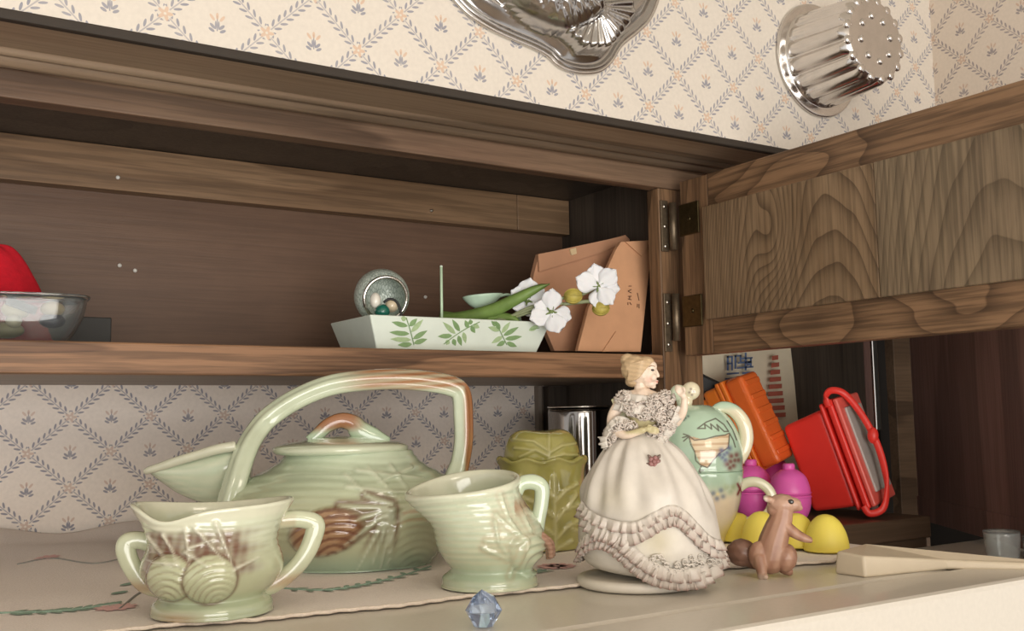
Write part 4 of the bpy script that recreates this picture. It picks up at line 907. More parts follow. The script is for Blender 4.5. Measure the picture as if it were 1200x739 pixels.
M_blk = simple('black_plastic', L(26, 25, 26), .4); obj('bar', bm, M_blk, bt, bev=3*k); boxobj('bar_ridge', tuple(v*k for v in (-20, 8, -7.5, -5.5, 2, 8)), M_blk, bt)
sg = thing('printed_paper_bag', 'upright cream paper bag with blue and red print, behind the orange case', 'paper bag', loc=(0, 0, 0))
M_pap = simple('cream_paper', L(228, 218, 192), .7, var=.03)
bm = bmesh.new(); P = [on_y(929, 520, .975), on_y(926, 404, .985), on_y(826, 412, .985), on_y(826, 530, .975)]; P = [p.copy() for p in P]
for p in P: p[2] = max(p[2], -.124)
P[0][2] = P[3][2] = -.1245; P[0][0] = P[1][0]; P[3][0] = P[2][0] = .835; P[1][2] += .01; P[2][2] = P[1][2]
nxs = 9; g0 = []; g1 = []
for j in range(5):
    for i in range(nxs):
        s_, t_ = i/(nxs-1), j/4; p = (P[3]*(1-s_)+P[0]*s_)*(1-t_)+(P[2]*(1-s_)+P[1]*s_)*t_
        g0.append(p+np.array([0, .003*math.sin(i*1.9)*(1 if i % 2 else -1)*.9+.002*math.sin(j*2), 0]))
V = g0+[p+np.array([0, .007, 0]) for p in g0]; nn = nxs*5
F = [(j*nxs+i, j*nxs+i+1, (j+1)*nxs+i+1, (j+1)*nxs+i) for j in range(4) for i in range(nxs-1)]; F += [tuple(v+nn for v in f[::-1]) for f in F]
bd = [i for i in range(nxs)]+[j*nxs+nxs-1 for j in range(1, 5)]+[4*nxs+i for i in range(nxs-2, -1, -1)]+[j*nxs for j in range(3, 0, -1)]
F += [(bd[i], bd[(i+1) % len(bd)], bd[(i+1) % len(bd)]+nn, bd[i]+nn) for i in range(len(bd))]
meshobj('bag_sheet', V, F, M_pap, sg, False)
M_blue = simple('blue_ink', L(92, 112, 146), .7); M_brk = simple('brick_red_ink', L(176, 96, 78), .7)
def patch(px0, py0, px1, py1, sk=0, y=.9735):
    q = [on_y(px0, py0, y), on_y(px1, py0-sk, y), on_y(px1, py1-sk, y), on_y(px0, py1, y)]; return q
bm = bmesh.new()
for a in ((852, 417, 854, 434), (852, 417, 858, 419), (852, 425, 858, 427), (857, 417, 859, 434), (861, 416, 863, 432), (861, 416, 869, 418), (867, 416, 869, 424), (865, 424, 881, 426), (873, 413, 875, 434), (869, 419, 882, 421), (879, 419, 881, 430), (864, 430, 883, 432), (870, 436, 884, 438), (852, 437, 866, 439), (850, 443, 862, 445), (876, 423, 879, 428)):
    q = patch(*a, sk=(a[2]-a[0])*.08); prism(bm, q, [p+np.array([0, .0006, 0]) for p in q])
tag(obj('blue_lettering', bm, M_blue, sg, label='blocky blue lettering'), kind='stuff')
for i in range(9):
    y0 = 416+i*8.4; wd = min(7+i*2.0, 22); bm = bmesh.new(); xr = 912+i*1.1
    q = patch(xr-wd, y0+1, xr, y0+6.2, 1.2); prism(bm, q, [p+np.array([0, .0006, 0]) for p in q]); obj('red_bar', bm, M_brk, sg)

# ================================================================ glassware below the dark door
for px, py, lab, sc_ in ((1176, 662, 'clear glass tumbler under the dark door at the right edge', 1.0), (1222, 668, 'second clear glass tumbler, partly outside the right edge', 1.0)):
    f = Fr(on_y(px, py, .62)); k_ = f.k; e = thing('glass_tumbler', lab, 'glass', f, group='glassware beside the refrigerator')
    f.loc.z -= .0
    lathe('glass_body', [(.5, 0), (17, 0), (19, 2), (23, 44), (22, 44.5), (18, 5), (.5, 4)], k_*.9, simple('clear_glass', L(236, 240, 238), .05, trans=.8, var=.02), e, 40, 30, smooth_prof=False)
gz = float(on_y(1176, 662, .62)[2])
tag(boxobj('side_counter', (.769, 1.34, .47, .76, gz-.03, gz-.0005), simple('pale_counter', L(196, 190, 178), .4, var=.06, scale=30), None, .002), 'pale low countertop under the dark door', 'countertop')

# ================================================================ things on the cabinet shelf
SH = .0657
# ---- rectangular dish
M_dish = simple('white_mint_enamel', L(222, 232, 220), .3, var=.03, coat=.3)
M_leaf = {n: simple(n, c, .5, var=.1, scale=300) for n, c in (('leaf_print_dark', L(126, 158, 106)), ('leaf_print_light', L(164, 188, 142)))}
tl = [.413, .625]; bl_ = [.4235, .6085]
dish = thing('rectangular_dish', 'white rectangular loaf dish with green leaf sprigs on the cabinet shelf', 'dish', loc=(.516, .95, SH))
def dpt(x, y, z): return (x-.516, y-.95, z-SH)
bm = bmesh.new()
o0 = [(bl_[0], .9035), (bl_[1], .9035), (bl_[1], .985), (bl_[0], .985)]; o1 = [(tl[0], .897), (tl[1], .897), (tl[1], .996), (tl[0], .996)]
i1 = [(tl[0]+.003, .900), (tl[1]-.003, .900), (tl[1]-.003, .993), (tl[0]+.003, .993)]; i0 = [(bl_[0]+.004, .9075), (bl_[1]-.004, .9075), (bl_[1]-.004, .981), (bl_[0]+.004, .981)]
zt = .1005; R_ = [[bm.verts.new(dpt(x, y, z)) for x, y in r] for r, z in ((o0, SH), (o1, zt), (i1, zt), (i0, SH+.014))]
bm.faces.new(R_[0][::-1]); bm.faces.new(R_[3])
for a, b in zip(R_, R_[1:]):
    for i in range(4): bm.faces.new((a[i], a[(i+1) % 4], b[(i+1) % 4], b[i]))
obj('dish_body', bm, M_dish, dish, bev=.0022, seg=3)
def face_pt(px, py): # on the sloping front face
    y = .9
    for _ in range(6):
        p = on_y(px, py, y); t = (p[2]-SH)/(zt-SH); y = .9035+(.897-.9035)*t-.0004
    return np.array(dpt(*p))
def leafshape(bm, a, b, wd, n=9):
    a, b = np.array(a), np.array(b); d = b-a; s = np.array([-d[2], 0, d[0]]); s = s/np.linalg.norm(s)*wd; ring = []
    for t in np.linspace(0, 1, n): ring.append(a+d*t+s*math.sin(PI*t**.8))
    for t in np.linspace(1, 0, n)[1:-1]: ring.append(a+d*t-s*math.sin(PI*t**.8))
    prism(bm, [r for r in ring], [r+np.array([0, .0009, 0]) for r in ring])
SPR = [([(485, 404), (481, 388), (476, 372)], [(476, 374, 470, 372), (478, 382, 459, 377), (480, 391, 456, 389), (482, 398, 457, 397), (483, 403, 466, 404), (480, 382, 489, 373), (482, 389, 496, 374), (484, 397, 501, 387), (485, 402, 501, 397)]),
       ([(520, 403), (532, 394), (546, 385), (562, 377)], [(534, 391, 519, 377), (539, 388, 530, 374), (530, 393, 513, 394), (526, 398, 523, 404), (531, 397, 534, 405), (537, 393, 541, 405), (543, 389, 546, 402), (549, 384, 545, 375), (552, 382, 557, 390), (555, 380, 562, 384), (552, 380, 551, 374)]),
       ([(594, 404), (588, 392), (582, 380), (576, 376)], [(586, 387, 572, 383), (583, 381, 576, 377), (586, 386, 581, 376), (588, 390, 598, 377), (590, 393, 608, 383), (592, 397, 612, 394), (589, 394, 576, 402), (592, 400, 582, 405), (594, 401, 606, 406)]),
       ([(632, 384), (622, 386)], [(620, 387, 632, 381)])]
bmst = None
for stem, lv in SPR:
    bm = bmesh.new(); tube(bm, [face_pt(*p)+np.array([0, -.0002, 0]) for p in stem], .00045, 5, 14); sp_ = obj('sprig_stem', bm, M_leaf['leaf_print_dark'], dish)
    for i, (x0_, y0_, x1_, y1_) in enumerate(lv):
        bm = bmesh.new(); leafshape(bm, face_pt(x0_, y0_), face_pt(x1_, y1_), .0026); obj('leaf', bm, M_leaf['leaf_print_dark' if i % 3 else 'leaf_print_light'], sp_)
# ---- silver jar lying with its mouth to the front
p = on_y(447, 347, .955); vz = p[2]; k = Fr(p).k
vs = thing('silver_jar', 'round mint silver crackle jar lying in the dish, mouth forward', 'jar', Fr(p))
XV = Matrix.Rotation(math.radians(14), 4, 'Z') @ Matrix.Rotation(math.radians(104), 4, 'X')      # axis z -> towards the camera, a little down
def vlathe(name, prof, m, par, **kw):
    o = lathe(name, prof, k, m, par, 72, 50, **kw); o.data.transform(XV); return o
m, nt, b = newmat('crackled_mint_silver'); b.inputs['Metallic'].default_value = .15; b.inputs['Roughness'].default_value = .3
vo = nt.nodes.new('ShaderNodeTexVoronoi'); vo.feature = 'DISTANCE_TO_EDGE'; vo.inputs['Scale'].default_value = 420; nt.links.new(mapping(nt, (1, 1, .35)), vo.inputs['Vector'])
nt.links.new(ramp(nt, vo.outputs[0], [(.0, L(134, 148, 138)), (.12, L(200, 210, 200))]), b.inputs['Base Color']); bump_to(nt, b, vo.outputs[0], .4, .001); M_crk = m
vlathe('jar_body', [(.5, -26), (16, -25), (26, -17), (32, -3), (31, 10), (26, 19), (25, 21), (23, 20), (26, 8), (27, -4), (20, -16), (.5, -20)], M_crk, vs)
bm = bmesh.new(); tube(bm, [XV @ Vector((25*k*math.cos(t), 25*k*math.sin(t), 20*k)) for t in np.linspace(0, 2*PI, 48, endpoint=False)], 2.0*k, 8, closed=True); obj('jar_rim', bm, M_chrome, vs, True, label='bright polished rim')
def ball(name, lab, px, py, r, col, cat='ball', rough=.2, y=.935, sh=(1, 1, 1)):
    q = on_y(px, py, y); f = Fr(q); bm = bmesh.new(); ellipsoid(bm, (0, 0, 0), tuple(np.array(sh)*r*f.k), sub=3); o = obj(name, bm, simple(name+'_glaze', col, rough, coat=.5), None, True); o.location = f.loc; o.rotation_euler.z = f.rz; return tag(o, lab, cat)
ball('white_bead', 'white oval bead inside the silver jar', 440, 352, 8, L(226, 222, 210), 'bead', sh=(.8, .8, 1.2)); ball('green_bead', 'dark green round bead at the jar mouth', 448, 365, 9, L(30, 104, 88), 'bead', y=.930); ball('cream_bead', 'cream bead beside the dark green bead', 459, 358, 8, L(206, 190, 162), 'bead')
bm = bmesh.new(); f = Fr(on_y(460, 358, .930)); tube(bm, [B(-10, 0, 4), B(-3, 0, 8), B(5, 0, 4), B(9, 0, -6), B(10, 0, -14)], 1.5*k, 8, 20); o = obj('black_ribbon', bm, M_blk, None, True); o.location = f.loc; o.rotation_euler.z = f.rz; tag(o, 'short black ribbon curled in the jar mouth', 'ribbon')
# ---- pale stick and spoon dish
f = Fr(on_y(518, 400, .94)); st = thing('green_stick', 'thin pale green stick standing in the leaf sprig dish', 'stick', f); f.loc.z = SH+.0145; st.location.z = f.loc.z
ztop = on_y(517, 312, .94)[2]-f.loc.z; bm = bmesh.new(); tube(bm, [(0, 0, 0), (0, 0, ztop*.5), (0, 0, ztop)], .0015, 10); obj('rod', bm, simple('pale_green_wax', L(196, 222, 190), .4), st, True)
bm = bmesh.new(); ellipsoid(bm, (0, 0, ztop), (.0017, .0017, .0012)); obj('rod_tip', bm, simple('white_tip', L(228, 238, 224), .4), st, True)
f = Fr(on_y(563, 352, .955)); k = f.k; sd = thing('mint_spoon', 'pale mint spoon shaped dish above the dish rim, left of the orchids', 'spoon', f)
V, F = [], []; nu, nv = 28, 12
for s_ in (0, 1):
    for j in range(nv):
        t = j/(nv-1)
        for i in range(nu):
            a = 2*PI*i/nu; r = t; V.append((24*r*math.cos(a)*(1+.12*math.cos(a)), 15*r*math.sin(a), 5-15*(1-t**2)*(1 if not s_ else .86)+(1.2 if s_ else 0)+.08*24*math.cos(a)*r))
for s_ in (0, 1):
    for j in range(nv-1):
        for i in range(nu):
            o_ = s_*nu*nv; F.append((o_+j*nu+i, o_+j*nu+(i+1) % nu, o_+(j+1)*nu+(i+1) % nu, o_+(j+1)*nu+i))
for i in range(nu): a, b = (nv-1)*nu+i, (nv-1)*nu+(i+1) % nu; F.append((a, b, b+nu*nv, a+nu*nv))
meshobj('bowl', np.array(V)*k, F, simple('mint_enamel', L(192, 218, 196), .3, coat=.3), sd, True)
bm = bmesh.new(); zf = (SH+.0148-f.loc.z); tube(bm, [B(20, 0, 4), B(34, 0, 6), B(42, 6, -6), (50*k, 10*k, zf+.002)], 2.6*k, 8, 20, (1.6, .7)); obj('spoon_handle', bm, simple('mint_enamel_handle', L(180, 208, 184), .3), sd, True)
# ---- artificial orchid spray
f = Fr(on_y(640, 372, .888)); k = f.k; OCX, OCY = 640, 372
oc2 = thing('orchid_spray', 'artificial white orchid spray with green strap leaves lying across the dish', 'flower', f)
def o3(px, py, y=0): return np.array([px-OCX, y, OCY-py])
M_pet = simple('white_silk_petal', L(236, 236, 238), .6, var=.02, scale=200, sss=.15); M_strap = simple('strap_leaf', L(118, 146, 76), .45, var=.25, scale=40); M_stemg = simple('orchid_stem', L(140, 148, 112), .5, var=.15)
M_bud = simple('olive_bud', L(178, 164, 78), .5, var=.3, scale=120); M_ctr = simple('flower_heart', L(104, 122, 66), .5, var=.2)
def strap(name, pts, wd, lab):
    P = smooth_path([o3(*p) for p in pts], 30); T = np.gradient(P, axis=0); V, F = [], []
    for i, p in enumerate(P):
        t = i/29; w_ = wd*(.55+.45*math.sin(PI*min(1, t*1.1+.1)))*(1 if t < .75 else max(.04, math.cos((t-.75)*2*PI*.98)))
        n_ = np.array([-T[i][2], 0, T[i][0]]); n_ /= np.linalg.norm(n_)
        for q, dy in ((-1, 2.5), (-.5, .8), (0, -1.2), (.5, .8), (1, 2.5)): V.append(p+n_*w_*q+np.array([0, dy, 0]))
    for i in range(29):
        for j in range(4): F.append((i*5+j, i*5+j+1, (i+1)*5+j+1, (i+1)*5+j))
    o = meshobj(name, np.array(V)*k, F, M_strap, oc2, True, label=lab); md = o.modifiers.new('t', 'SOLIDIFY'); md.thickness = 1.2*k; return o
strap('strap_leaf', [(511, 366, 30), (540, 368, 16), (575, 362, 4), (605, 350, -6), (630, 338, -8), (645, 333, -6)], 8, 'long upper green strap leaf')
strap('strap_leaf', [(511, 362, 34), (545, 370, 18), (580, 370, 6), (600, 372, -2), (612, 380, -4)], 7, 'shorter drooping green strap leaf')
for pts, r in (([(580, 374, 6), (610, 366, 0), (640, 357, -2), (660, 356, -2)], 2.0), ([(585, 376, 4), (620, 360, 0), (650, 352, -2), (668, 348, -2), (682, 346, -2), (700, 337, -4)], 2.0), ([(660, 357, -2), (680, 355, -3), (692, 355, -4), (703, 362, -4)], 2.2), ([(600, 372, 2), (622, 366, -2), (640, 368, -3)], 1.5)):
    bm = bmesh.new(); tube(bm, [o3(*p)*k for p in pts], r*k, 8, 26); obj('stem', bm, M_stemg, oc2, True)
def flower(px, py, y, R, rot, petals, lab):
    h = bpy.data.objects.new('blossom', None)
    c = o3(px, py, y)
    bm = bmesh.new(); ellipsoid(bm, c*k, B(3.6, 4, 3.6), sub=2)
    for i in range(5):
        a = rot+i*2*PI/5+.6; q = c+np.array([7*math.cos(a), -3, 7*math.sin(a)]); tube(bm, [c*k, (c+q)/2*k, q*k], np.array([1.6, 1.5, .5])*k, 6, 8)
    hc = obj('blossom', bm, M_ctr, oc2, True, label=lab)
    for a, ln, wd, dy in petals:
        d = np.array([math.cos(a), 0, math.sin(a)]); s_ = np.array([-d[2], 0, d[0]]); V = []; F = []; nu_, nv_ = 11, 9
        for i in range(nu_):
            t = i/(nu_-1); hw = wd*(.22+.78*sstep(0, .5, t))*math.sqrt(max(0, 1-max(0, (t-.52)/.485)**2.2))
            for j in range(nv_):
                v = j/(nv_-1)*2-1; V.append(c+d*ln*t*(1-.10*v*v*t)+s_*hw*v+np.array([0, -3+dy-5*t*t+3*v*v*(1-.4*t)+.7*math.sin(v*7+t*5), 0]))
        for i in range(nu_-1):
            for j in range(nv_-1): F.append((i*nv_+j, i*nv_+j+1, (i+1)*nv_+j+1, (i+1)*nv_+j))
        o = meshobj('petal', np.array(V)*k, F, M_pet, hc, True); md = o.modifiers.new('t', 'SOLIDIFY'); md.thickness = .7*k
flower(702, 338, -6, 27, 0, [(2.75, 29, 13, 0), (1.75, 28, 12, 3), (.75, 28, 12, 0), (-.15, 25, 11, 3), (-.95, 27, 11, 0), (-1.75, 25, 10, 3)], 'right hand white blossom in front of the brown envelope')
flower(646, 366, -6, 27, .5, [(1.5, 27, 12, 0), (2.7, 22, 10, 3), (-2.8, 27, 12, 1), (-1.25, 27, 13, 0), (-.35, 25, 12, 3)], 'white blossom hanging over the dish corner')
flower(618, 350, 8, 25, .2, [(1.4, 26, 13, 0), (.5, 24, 13, 2), (2.6, 22, 12, 2), (-2.6, 20, 12, 4), (-.9, 22, 13, 4)], 'rear white blossom behind the strap leaf')
for px, py, r in ((672, 348, 9.5), (704, 363, 9)):
    bm = bmesh.new(); ellipsoid(bm, o3(px, py, -4)*k, B(r*1.1, r, r), sub=3)
    for i in range(3):
        a = i*PI/3; tube(bm, [(o3(px, py, -4)+r*np.array([1.1*math.cos(t), math.sin(t)*math.cos(a), math.sin(t)*math.sin(a)]))*k for t in np.linspace(0, 2*PI, 20, endpoint=False)], .7*k, 5, closed=True)
    obj('bud', bm, M_bud, oc2, True, label='olive yellow bud')
# ---- brown paper envelopes
M_hang_clasp = simple('pale_clasp', L(214, 190, 150), .5)
M_kraft = simple('kraft_paper', L(206, 156, 118), .7, var=.08, scale=25); M_kraft2 = simple('kraft_paper_dull', L(190, 142, 110), .75, var=.08, scale=25)
def sheet(name, poly, th, mat, par, ridge=(), label=None):
    # a paper body: outline pushed back by th, creased towards the viewer at ridge points
    bm = bmesh.new(); a = [bm.verts.new(p) for p in poly]; b = [bm.verts.new(np.array(p)+np.array([0, th, 0])) for p in poly]; n = len(a)
    bm.faces.new(b[::-1])
    if ridge:
        c = [bm.verts.new(p) for p in ridge]; fs = []
        for i in range(n): fs.append(bm.faces.new((a[i], a[(i+1) % n], c[min(range(len(c)), key=lambda q: ((a[i].co+a[(i+1) % n].co)/2-c[q].co).length)])))
        if len(c) > 1:
            be = [e for e in bm.edges if e.is_boundary and e.verts[0] not in b and e.verts[1] not in b]
            bmesh.ops.holes_fill(bm, edges=be, sides=0)
    else: bm.faces.new(a)
    for i in range(n): bm.faces.new((a[i], b[i], b[(i+1) % n], a[(i+1) % n]))
    return obj(name, bm, mat, par, label=label, bev=.0006)
ev = thing('paper_envelope', 'tall light brown paper bag leaning at the right end of the cabinet', 'envelope', loc=(0, 0, 0), group=None)
def yb(pl, y0, y1): # outline whose depth grows with height (it leans back)
    out = []
    for px, py in pl:
        t = (412-py)/132; out.append(on_y(px, py, y0+(y1-y0)*t))
    return out
P = yb([(677, 411), (690, 360), (705, 330), (722, 292), (728, 283), (765, 281), (758, 345), (751, 412), (716, 412)], .905, .925)
for q in P:
    if q[2] < SH+.004: q[2] = SH
    q[0] = min(q[0], .797)
sheet('paper_bag_front', P, .006, M_kraft, ev)
for pl, lab in (([(742, 410), (722, 388), (706, 412)], 'folded flap corner at the bag foot'), ([(733, 283), (764, 282), (752, 300)], 'folded top corner')):
    bm = bmesh.new(); q = yb(pl, .9030, .9225); prism(bm, q, [p_+np.array([0, .001, 0]) for p_ in q]); obj('paper_fold', bm, M_kraft, ev, label=lab)
M_ink = simple('brown_ink', L(96, 70, 52), .7); bm = bmesh.new()
def pst(px, py, y=.9415): 
    t = (412-py)/132; return on_y(px, py, .905+.020*t-.0012)
for sgm in (((740, 339), (736, 341)), ((736, 341), (740, 343)), ((736, 347), (740, 347)), ((738, 347), (738, 351)), ((736, 350), (740, 351)), ((736, 354), (736, 357)), ((738, 354), (740, 357)), ((747, 343), (749, 352)), ((747, 356), (747, 360)), ((749, 356), (749, 361)), ((737, 335), (740, 335))):
    tube(bm, [pst(*sgm[0]), pst(*sgm[1])], .0004, 4)
tag(obj('ink_marks', bm, M_ink, ev, label='small brown handwritten marks'), kind='stuff')
ev2 = thing('paper_envelope', 'duller brown paper envelope with folded top, standing behind the orchids', 'envelope', loc=(0, 0, 0))
P = yb([(650, 411), (622, 345), (626, 320), (632, 297), (660, 292), (700, 284), (733, 275), (738, 280), (738, 411)], .940, .962)
for q in P:
    if q[2] < SH+.006: q[2] = SH
    q[0] = min(q[0], .79)
sheet('envelope_body', P, .008, M_kraft2, ev2)
bm = bmesh.new(); q = yb([(631, 298), (733, 276), (736, 281), (705, 296), (632, 318)], 0.9372, .9585); prism(bm, q, [p_+np.array([0, .002, 0]) for p_ in q]); obj('envelope_flap', bm, M_kraft2, ev2, label='folded flap along the top')
bm = bmesh.new(); q = yb([(668, 292), (675, 290), (676, 297), (670, 299)], 0.9350, .9560); prism(bm, q, [p_+np.array([0, .002, 0]) for p_ in q]); obj('envelope_clasp', bm, M_hang_clasp, ev2, label='small metal clasp')
# ---- left end: red felt, clear tub, dark box
f = Fr(on_y(20, 392, .93)); k = f.k; LCX, LCY = 20, 392
def l3(px, py, y=0): return np.array([px-LCX, y, LCY-py])
f.loc.z = SH
tb = thing('clear_tub', 'clear plastic tub of beige and dark oddments at the left end of the shelf', 'tub', f)
M_clr = simple('clear_plastic', L(226, 232, 232), .04, trans=.95, var=.02, spec=.3)
prof = [(-72, 62), (-66, 30), (-52, 8), (-30, 1), (40, 1), (58, 9), (72, 27), (79, 50), (80, 58)]
P = smooth_path(prof, 40); V = []; nyy = 2
bm = bmesh.new(); hwid = 46
rings = []
for t in np.linspace(0, 1, 12):                                      # nested rounded rectangles from foot to rim
    zz = 1+57*t; sx = 52+26*math.sin(t*PI/2)**.8; sy = 26+14*math.sin(t*PI/2)**.8
    rings.append([(sx*np.sign(math.cos(a))*abs(math.cos(a))**.55-2, sy*np.sign(math.sin(a))*abs(math.sin(a))**.55+22, zz+.085*0) for a in np.linspace(0, 2*PI, 40, endpoint=False)])
inner = [[((x+2)*.96-2, (y-22)*.95+22, z+1.5) for x, y, z in r] for r in rings]
allr = rings+inner[::-1]; V = [p for r in allr for p in r]; F = [(i*40+j, i*40+(j+1) % 40, (i+1)*40+(j+1) % 40, (i+1)*40+j) for i in range(len(allr)-1) for j in range(40)]+[tuple(range(40))[::-1], tuple(range((len(allr)-1)*40, len(allr)*40))]
meshobj('tub_body', np.array(V)*k, F, M_clr, tb, True)
bm = bmesh.new(); tube(bm, [np.array(p)*k for p in [((x+2)*1.03-2, (y-22)*1.04+22, 60) for x, y, z in rings[-1]]], 1.6*k, 8, closed=True); obj('tub_rim', bm, M_clr, tb, True)
for nm, lab, px, py, y, sh, col in (('beige_trinket', 'beige round trinket in the clear tub, behind the dark tag', 18, 348, 10, (16, 11, 11), L(214, 198, 158)), ('cream_bead', 'cream bead low in the clear tub', 16, 362, 4, (9, 8, 8), L(212, 200, 168)), ('tan_trinket', 'tan trinket right of the dark tag in the clear tub', 58, 346, 12, (14, 9, 9), L(190, 168, 128)), ('navy_trinket', 'dark navy trinket in the right half of the clear tub', 58, 360, 12, (15, 9, 9), L(48, 54, 74)), ('olive_trinket', 'olive trinket at the bottom of the clear tub', 8, 372, 14, (20, 12, 10), L(150, 140, 100))):
    bm = bmesh.new(); ellipsoid(bm, (0, 0, 0), B(*sh), sub=3); o = obj(nm, bm, simple(nm+'_paint', col, .4), None, True); M4 = Matrix.Translation(f.loc) @ Matrix.Rotation(f.rz, 4, 'Z') @ Matrix.Translation(l3(px, py, y+6)*k); o.matrix_world = M4; tag(o, lab, 'trinket')
bm = bmesh.new(); box(bm, *[v*k for v in (-17, 17, -1, 1, -5, 5)]); o = obj('dark_tag', bm, M_blk, None, bev=.5*k); o.matrix_world = Matrix.Translation(f.loc) @ Matrix.Rotation(f.rz, 4, 'Z') @ Matrix.Translation(l3(24, 345, 0)*k) @ Matrix.Rotation(math.radians(20), 4, 'Y'); tag(o, 'tilted black rectangular tag in the clear tub', 'tag')
fl = bpy.data.objects.new('tmp', None)
V, F = [], []; n1_, n2_ = 40, 30
f = Fr(on_y(20, 328, 1.035)); k = f.k
for j in range(n2_):
    for i in range(n1_):
        u_, v_ = i/(n1_-1), j/(n2_-1); a = 2*PI*u_; r = 1-.999*v_
        hgt = 62*(1-r**2.2)**.9; sx, sy = 84, 34
        x_ = -24+sx*r*math.cos(a); y_ = sy*r*math.sin(a); V.append((x_, y_, -64+max(0, hgt)*(2.05-.55*sstep(-10, 45, x_))+3*math.sin(a*5+v_*4)*r*(1-r)*4-(10*sstep(20, 50, x_)) ))
F = [(j*n1_+i, j*n1_+(i+1) % n1_, (j+1)*n1_+(i+1) % n1_, (j+1)*n1_+i) for j in range(n2_-1) for i in range(n1_)]+[tuple(range(n1_))[::-1]]
o = meshobj('red_felt', np.array(V)*k, F, simple('red_felt_cloth', L(196, 16, 36), .95, var=.1, scale=200, bumpy=.3), None, True); o.location = f.loc; o.rotation_euler.z = f.rz; o.location.z = SH+64*k+.0003; tag(o, 'crumpled bright red felt bundle behind the clear tub', 'cloth')
db = boxobj('dark_box', (-.028, .028, -.02, .02, 0, .035), simple('dark_grey_card', L(48, 48, 46), .6), None, .001); q = on_y(93, 392, 1.04); db.location = (q[0]-.003, 1.04, SH); tag(db, 'dark grey small box behind the right end of the clear tub', 'box')
q = on_y(765, 409, .93); bm = bmesh.new(); prism(bm, [(-.005, -.003, 0), (.005, -.003, 0), (.004, .004, 0), (-.004, .004, 0)], [(-.001, 0, .010), (.001, 0, .010), (.001, .001, .009), (-.001, .001, .009)]); o = obj('grey_scrap', bm, simple('grey_blue_plastic', L(128, 136, 150), .5), None); o.location = (q[0], .93, SH+.0002); tag(o, 'tiny grey blue scrap right of the brown paper bag', 'scrap')

# ================================================================ moulds hung on the soffit
def soff(px, py): p = on_y(px, py, .77); return np.array([p[0], p[2]])
# ---- fluted jelly mould
c = soff(956, 72); R0 = .0645
jm = thing('jelly_mould', 'shiny fluted round jelly mould with dotted top, hung on the wallpaper', 'mould', loc=(c[0], .7695, c[1]))
JP = [(R0, 0), (R0+.0015, .002), (R0, .004), (.0555, .0045), (.0545, .006), (.053, .012), (.0485, .060), (.047, .074), (.0445, .080), (.038, .082), (.001, .0822)]
def jm_rel(x, z, th, u): return sstep(.004, .010, z)*sstep(.0615, .056, z)*.0030*np.abs(np.cos(th*9+.3))*1.0
def jm_warp(X, Y, Z, th, u): return X, Y, Z
V_o = lathe('mould_body', [(r*1000, z*1000) for r, z in JP], .001, M_alu, jm, 288, 110, None, lambda x, z, th, u: sstep(4.6, 12, z)*sstep(82, 72, z)*6.2*(np.abs(np.cos(th*8+.3))**.8-.6), None)
V_o.data.transform(Matrix.Rotation(math.radians(90), 4, 'X'))
bm = bmesh.new(); tube(bm, [(R0*math.cos(t), -.002, R0*math.sin(t)) for t in np.linspace(0, 2*PI, 64, endpoint=False)], .0017, 8, closed=True); obj('rolled_rim', bm, M_alu, jm, True)
for rr, n_, y_ in ((.0435, 16, -.0795), (.025, 8, -.0822)):
    for i in range(n_):
        a = 2*PI*i/n_+.2; bm = bmesh.new(); ellipsoid(bm, (rr*math.cos(a), y_, rr*math.sin(a)), (.0042, .003, .0042) if n_ == 8 else (.0058, .0035, .0058), sub=2); obj('bump', bm, M_alu, jm, True)
# ---- fish mould
OUT = [(530, 0), (548, 18), (572, 34), (598, 46), (622, 56), (640, 66), (655, 79), (678, 86), (700, 84), (714, 73), (726, 54), (745, 38), (760, 22), (770, -6), (772, -50), (758, -100), (725, -140), (675, -165), (615, -170), (560, -150), (520, -115), (500, -75), (505, -35)]
Q = np.array([soff(*p) for p in OUT]); m0 = Q.mean(0); Q = smooth_path(np.vstack([Q, Q[0]]), 241)[:-1]
fm = thing('fish_mould', 'shiny metal fish mould hung on the wallpaper, cut off by the top edge', 'mould', loc=(m0[0], .7697, m0[1]))
def sdo(p): return np.min(np.hypot(Q[:, 0]-p[0], Q[:, 1]-p[1]))
bspine = [soff(*p) for p in ((668, 16), (645, -4), (618, -36), (608, -80), (618, -112), (650, -126), (700, -118))]; bw = [.018, .043, .058, .062, .058, .046, .018]
SP = smooth_path(bspine, 60); SW = np.interp(np.linspace(0, 1, 60), np.linspace(0, 1, 7), bw)
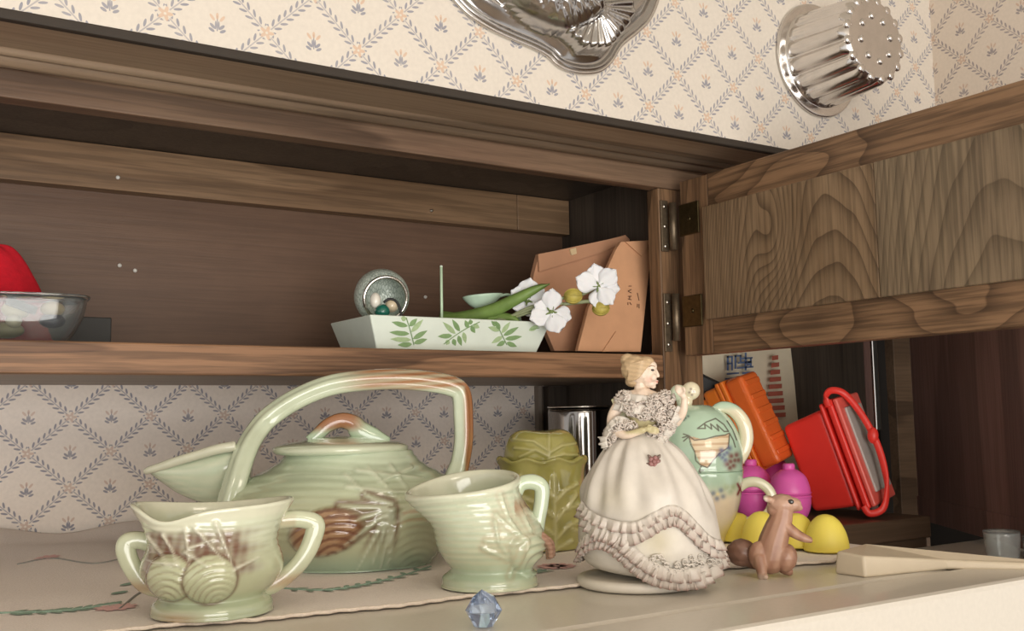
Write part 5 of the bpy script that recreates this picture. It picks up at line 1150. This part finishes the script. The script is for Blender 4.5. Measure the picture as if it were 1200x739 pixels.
tf = [soff(*p) for p in ((676, 10), (722, 4), (730, 22), (722, 46), (700, 68), (668, 68), (644, 46))]
t0 = soff(680, 18)
def fish_h(p):
    d = np.hypot(SP[:, 0]-p[0], SP[:, 1]-p[1])/SW; i = int(np.argmin(d)); q = d[i]; h = 0
    if q < 1: 
        h = .034*math.sqrt(max(0, 1-q**2.4)); a = i/60*26; lat = np.cross(SP[min(i+1, 59)]-SP[max(i-1, 0)], p-SP[i]); lat = lat/(np.linalg.norm(SP[min(i+1, 59)]-SP[max(i-1, 0)])+1e-9)
        s_ = np.hypot(*(p-SP[0])); u_ = s_/.0085; v_ = lat/.0085; cell = np.array([(u_+.5*(round(v_) % 2)) % 1-.5, v_-round(v_)]); h += .003*max(0, 1-2.2*(cell@cell))*(1-q**4)
    if inpoly(np.array([p[0]]), np.array([p[1]]), [tuple(x) for x in tf])[0]:
        dd_ = min(float(seg_d(np.array([p[0]]), np.array([p[1]]), tf[i], tf[(i+1) % len(tf)])[0]) for i in range(len(tf)))
        a = math.atan2(p[1]-t0[1], p[0]-t0[0]); h = max(h, .016*sstep(0, .005, dd_)+.0016*math.sin(a*26)*sstep(0, .004, dd_))
    return h
V, F = [], []; rings_n = 52; sg_n = 240
for r in range(rings_n):
    t = 1-r/rings_n*.995 if r else 1
    for i in range(sg_n):
        p = m0+(Q[i]-m0)*t; d = sdo(p)
        rim = .0045*math.exp(-((d-.004)/.0028)**2)+.010*float(sstep(.004, .022, d))
        V.append((p[0]-m0[0], -(.001 if r == 0 else rim+fish_h(p)+.001), p[1]-m0[1]))
F = [(r*sg_n+i, r*sg_n+(i+1) % sg_n, (r+1)*sg_n+(i+1) % sg_n, (r+1)*sg_n+i) for r in range(rings_n-1) for i in range(sg_n)]+[tuple(range((rings_n-1)*sg_n, rings_n*sg_n))]
o = meshobj('mould_body', V, F, M_tin, fm, True)
bm = bmesh.new(); tube(bm, [(p[0]-m0[0], -.0022, p[1]-m0[1]) for p in Q[::2]], .002, 8, closed=True); obj('rolled_rim', bm, M_alu, fm, True)
